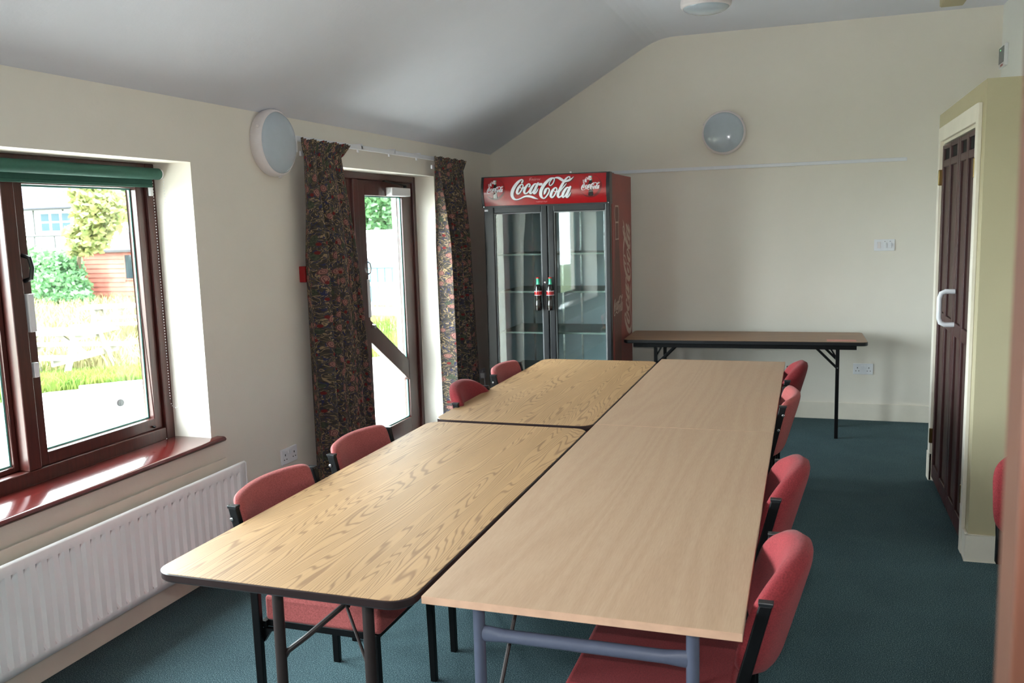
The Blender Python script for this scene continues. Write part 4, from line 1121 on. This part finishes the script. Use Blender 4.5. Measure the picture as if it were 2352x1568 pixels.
def door_strip(rr):
    s = rr.uniform(-1.0, 5); t = rr.random()**1.3*7; p = a + d*s + n_*(.05+t); return p.x, p.y
def far(rr):
    return rr.uniform(-19, -6.0), rr.uniform(2.5, 14)
blades('grass', 26000, strip, .05, .16, 'bright green grass growing along the lawn edge', 'grass_dry', 1)
blades('grass', 9000, door_strip, .06, .22, 'grass growing around the garden bench', 'grass_dry', 2)
blades('grass', 22000, far, .12, .42, 'long pale dry grass around the picnic tables', plain('straw_blades', (112, 104, 66), .9, var=.2, scale=3), 3)

# picnic tables
def picnic(loc, rz, label):
    t = thing('picnic_table', loc, rz, label=label, cat='picnic table', group='weathered picnic tables on the lawn')
    for k_ in range(5): MB().box(-.9, .9, -.36+k_*.147, -.36+k_*.147+.135, .70, .735).build('plank', 'grey_timber', t, bevel=.004)
    for s in (-1, 1):
        for k_ in range(2): MB().box(-.9, .9, s*.70-.13+k_*.135, s*.70-.13+k_*.135+.125, .42, .455).build('bench_plank', 'grey_timber', t, bevel=.004)
        for e in (-1, 1):
            MB().bar((e*.62, s*.27, .70), (e*.62, s*.66, 0.0), .04, .09).build('leg', 'grey_timber', t)
    for e in (-1, 1):
        MB().box(e*.62-.05, e*.62-.02, -.80, .80, .33, .42).build('bench_bearer', 'grey_timber', t)
        MB().box(e*.62-.05, e*.62-.02, -.34, .34, .61, .70).build('top_bearer', 'grey_timber', t)
        MB().bar((e*.60, 0, .36), (e*.15, 0, .69), .04, .07).build('brace', 'grey_timber', t)
    return t
picnic((-7.75, 2.35, -.45), .22, 'weathered wooden picnic table on the lawn, nearer the window')
picnic((-9.7, 6.2, -.45), .5, 'weathered wooden picnic table farther back, before the red shed')
# pipe post on patio
pp = thing('pipe_post', (-3.22, -1.25, -.1), label='white post with an open pipe end on the patio', cat='post')
part(MB().tube([(-3.25, -1.235, -.1), (-3.25, -1.235, .12)], .022, 16), 'upright', 'white_plastic', pp, smooth=True)
c0, c1 = Vector((-3.32, -1.11, .125)), Vector((-3.165, -1.19, .135))
part(MB().tube([c0, c1], .040, 24), 'pipe', 'white_plastic', pp, smooth=True)
part(MB().tube([c1, c1+(c1-c0).normalized()*.002], .034, 24), 'pipe_mouth', 'hole', pp)

# foliage
def foliage(mb, c, r, n, size, rr, hollow=.5):
    for _ in range(n):
        v = Vector((rr.gauss(0, 1), rr.gauss(0, 1), rr.gauss(0, 1))).normalized()*(hollow+(1-hollow)*rr.random())
        p = Vector((c[0]+v.x*r[0], c[1]+v.y*r[1], c[2]+v.z*r[2]))
        p += Vector((rr.gauss(0, .1), rr.gauss(0, .1), rr.gauss(0, .1)))*min(r)
        s = size*rr.uniform(.6, 1.3)
        t1 = Vector((rr.gauss(0, 1), rr.gauss(0, 1), rr.gauss(0, .7))).normalized(); t2 = t1.cross(Vector((rr.gauss(0, 1), rr.gauss(0, 1), rr.gauss(0, 1)))).normalized()
        b0 = len(mb.v)
        mb.v += [tuple(p-t1*s), tuple(p-t1*.2*s+t2*s*.6), tuple(p+t1*s), tuple(p-t1*.2*s-t2*s*.6)]
        mb.f.append((b0, b0+1, b0+2, b0+3))
def bush(name, blobs, n, size, mt, trunk, label, cat, seed):
    rr = random.Random(seed); mb = MB()
    base = trunk[0]
    t = thing(name, base, label=label, cat=cat)
    vol = sum(b[1][0]*b[1][2] for b in blobs)
    for c, r in blobs: foliage(mb, c, r, int(n*r[0]*r[2]/vol), size, rr)
    tag(part(mb, 'foliage', mt, t), kind='stuff')
    part(MB().tube(trunk, [.09, .06, .04][:len(trunk)] if len(trunk) > 2 else [.08, .05], 8), 'trunk', 'bark', t, smooth=True)
    return t
bush('garden_hedge', [((-19.0, 13.2, .35), (1.1, .7, .85)), ((-18.0, 12.6, .1), (.8, .7, .55)), ((-20.3, 13.4, .5), (1.2, .6, .9)), ((-18.3, 13.0, .7), (.6, .5, .5)), ((-17.3, 12.2, -.2), (.7, .6, .3))],
     11000, .085, 'leaf_green', [(-19, 13.2, -.5), (-19, 13.2, .2), (-19, 13.2, .6)], 'dense green ivy bush left of the red shed', 'bush', 21)
bush('vine_tree', [((-16.0, 12.2, 2.3), (.8, .7, .7)), ((-16.6, 12.3, 1.6), (.7, .6, .45)), ((-16.2, 12.1, 2.9), (.7, .5, .6)), ((-17.2, 12.6, 1.25), (.5, .4, .25))],
     2600, .12, 'leaf_vine', [(-18.4, 13.5, -.5), (-17.7, 13.0, 1.0), (-16.2, 12.3, 2.3)], 'vine with large yellow-green and orange leaves over the shed', 'climbing vine', 22)
bush('garden_tree', [((-18.5, 16.0, 3.0), (1.2, 1.0, 1.1)), ((-17.2, 16.5, 3.6), (1.5, 1.2, 1.5)), ((-19.4, 16.2, 3.9), (1.2, 1.0, .9))],
     9000, .09, 'leaf_pale', [(-17.8, 17, -.5), (-17.8, 17, 2.2), (-17.6, 16.6, 4.0)], 'pale green tree behind the red shed', 'tree', 23)
bush('garden_shrub', [((-9.2, 15.5, 2.0), (1.6, .8, .7)), ((-7.6, 15.6, 2.6), (1.6, .8, .9)), ((-9.9, 15.3, 3.2), (1.5, .8, .9)), ((-7.6, 15.4, 1.9), (1.2, .7, .5))],
     9000, .11, 'leaf_green', [(-8.8, 15.7, -.5), (-8.8, 15.7, 1.0), (-8.6, 15.6, 2.2)], 'leafy shrub seen through the top of the glazed door', 'shrub', 24)
# shed
sh = thing('garden_shed', (-16.9, 14.6, -.5), label='red board garden shed with grey felt roof and small window', cat='shed')
sx0, sx1, sy = -18.55, -15.2, 14.0
z = -.5; k_ = 0
while z < 1.12:
    z1 = min(z+.135, 1.16)
    for xa, xb_ in ((sx0, -16.98), (-16.45, sx1)) if .25 < z+.07 < 1.05 else ((sx0, sx1),):
        part(MB().add([(xa, sy-.022, z), (xb_, sy-.022, z), (xb_, sy-.004, z1), (xa, sy-.004, z1), (xa, sy+.01, z), (xb_, sy+.01, z), (xb_, sy+.01, z1), (xa, sy+.01, z1)],
                      [(0,1,2,3),(4,5,6,7),(0,1,5,4),(1,2,6,5),(2,3,7,6),(3,0,4,7)]), 'board', 'shed_red', sh)
    z = z1+.004
part(MB().box(sx0, sx1, sy+.012, sy+1.8, -.5, 1.12), 'body', 'shed_red', sh)
for z0_, z1_ in ((-.5, 1.12),):
    part(MB().box(sx0-.03, sx0+.04, sy-.035, sy+.01, z0_, z1_), 'corner_post', 'shed_red', sh)
part(MB().box(-16.98, -16.45, sy-.03, sy+.005, .25, 1.06), 'window_frame', 'shed_red', sh)
part(MB().box(-16.93, -16.50, sy-.036, sy-.030, .30, 1.01), 'window_pane', plain('dark_reflecting_pane', (36, 46, 50), .1), sh)
part(MB().prism([(sy-.14, 1.10), (sy+.9, 1.62), (sy+1.95, 1.10), (sy+1.95, 1.17), (sy+.9, 1.70), (sy-.14, 1.17)], 'x', sx0-.12, sx1+.12), 'roof', 'felt', sh)
# garden wall
gw = solo(MB().box(-26.5, -18.6, 15.0, 15.25, -.5, 1.05), 'garden_wall', 'old_brick', 'old brick garden wall behind the ivy', 'wall', kind='structure')
solo(MB().box(-26.6, -18.5, 14.9, 15.3, 1.051, 1.16), 'wall_coping', 'kerb', 'pale stone coping on top of the garden wall', 'coping', kind='structure')
# house
hs = thing('house', (-47, 38, -.5), label='white timber-framed house with grey slate roof beyond the garden wall', cat='house')
hx0, hx1, hy = -62.0, -37.0, 35.0
part(MB().box(hx0, hx1, hy, hy+7, -.5, 3.3), 'house_wall', 'render_white', hs)
for x in [hx0+.2+2.35*i for i in range(11)]: part(MB().box(x-.05, x+.05, hy-.05, hy, 1.72, 3.25), 'timber_post', 'timber_dark', hs)
for x in [hx0+1.3+1.6*i for i in range(15)]: part(MB().box(x-.05, x+.05, hy-.05, hy, .9, 1.60), 'timber_post', 'timber_dark', hs)
part(MB().box(hx0, hx1, hy-.07, hy, 1.60, 1.70), 'timber_beam', 'timber_dark', hs)
part(MB().box(hx0, hx1, hy-.35, hy+.02, 3.22, 3.34), 'gutter', 'timber_dark', hs)
NR = 14
for i in range(NR):
    t0, t1 = i/NR, (i+1)/NR
    y0_, z0_ = hy-.4+t0*4.0, 3.34+t0*4.4; y1_, z1_ = hy-.4+t1*4.0, 3.34+t1*4.4
    part(MB().add([(hx0-.4, y0_-.03, z0_+.06), (hx1+.4, y0_-.03, z0_+.06), (hx1+.4, y1_, z1_+.02), (hx0-.4, y1_, z1_+.02), (hx0-.4, y0_, z0_-.02), (hx1+.4, y0_, z0_-.02), (hx1+.4, y1_, z1_-.04), (hx0-.4, y1_, z1_-.04)],
                  [(0,1,2,3),(4,5,6,7),(0,1,5,4),(1,2,6,5),(2,3,7,6),(3,0,4,7)]), 'slate_course', 'slate', hs)
part(MB().box(hx0-.4, hx1+.4, hy+3.6, hy+8, 3.2, 7.6), 'rear_roof', 'slate', hs)
for wx in (-42.5, -52.5):
    wf = part(MB().box(wx, wx+2.6, hy-.08, hy-.01, 1.85, 3.12), 'window_frame', 'render_white', hs)
    for k_ in range(3):
        for z0_, z1_ in ((1.95, 2.45), (2.53, 3.02)):
            part(MB().box(wx+.12+k_*.83, wx+.12+k_*.83+.66, hy-.10, hy-.08, z0_, z1_), 'pane', plain('house_pane', (40, 56, 62), .5, spec=.1), wf)
# bench, store and covered frame seen through the door
bn = thing('garden_bench', (-5.3, 8.1, -.42), label='pale slatted garden bench seen through the glazed door', cat='bench')
bx0, bx1 = -6.1, -4.6
for k_ in range(3): part(MB().box(bx0, bx1, 7.78+k_*.14, 7.78+k_*.14+.11, .03, .06), 'seat_slat', 'grey_timber', bn)
part(MB().box(bx0, bx1, 8.22, 8.26, .47, .54), 'top_rail', 'grey_timber', bn); part(MB().box(bx0, bx1, 8.22, 8.26, .09, .14), 'lower_rail', 'grey_timber', bn)
for k_ in range(17): x = bx0+.06+k_*.087; part(MB().box(x, x+.045, 8.23, 8.25, .14, .47), 'back_slat', 'grey_timber', bn)
part(MB().box(bx0, bx1, 7.76, 7.79, -.06, .03), 'front_apron', 'grey_timber', bn)
for x in (bx0, bx1-.06):
    for y in (7.78, 8.20): part(MB().box(x, x+.06, y, y+.05, -.42, .5 if y > 8 else .25), 'leg', 'grey_timber', bn)
    part(MB().box(x-.01, x+.07, 7.75, 8.25, .25, .28), 'armrest', 'grey_timber', bn)
st = thing('storage_unit', (-7.4, 12.2, -.45), label='pale blue-grey slatted garden store behind the bench', cat='garden store')
part(MB().box(-9.2, -5.4, 12.0, 13.0, -.45, .86), 'body', 'store_blue', st)
for k_ in range(19): part(MB().box(-9.2+k_*.2, -9.2+k_*.2+.17, 11.97, 12.0, -.45, .62), 'panel', 'store_blue', st)
part(MB().box(-9.25, -5.35, 11.93, 13.05, .86, .93), 'lid', 'poly_white', st)
part(MB().box(-9.2, -5.4, 11.95, 12.0, .64, .86), 'fascia', 'store_blue', st)
cf = thing('cloche_tunnel', (-7.4, 12.9, .93), label='white domed sheet cover with hoops above the store', cat='cover')
hc = [(12.05+.85*(1-math.cos(PI*i/14))/1.0*.6, .93+.62*math.sin(PI*i/14)) for i in range(15)]
part(MB().prism(hc, 'x', -9.1, -5.5), 'sheet_cover', 'poly_white', cf, smooth=True)
for k_ in range(5):
    xx = -8.9+k_*.85
    part(MB().tube([(xx, y-.0, z_+.004) for y, z_ in hc], .018, 6), 'hoop', 'store_blue', cf, smooth=True)
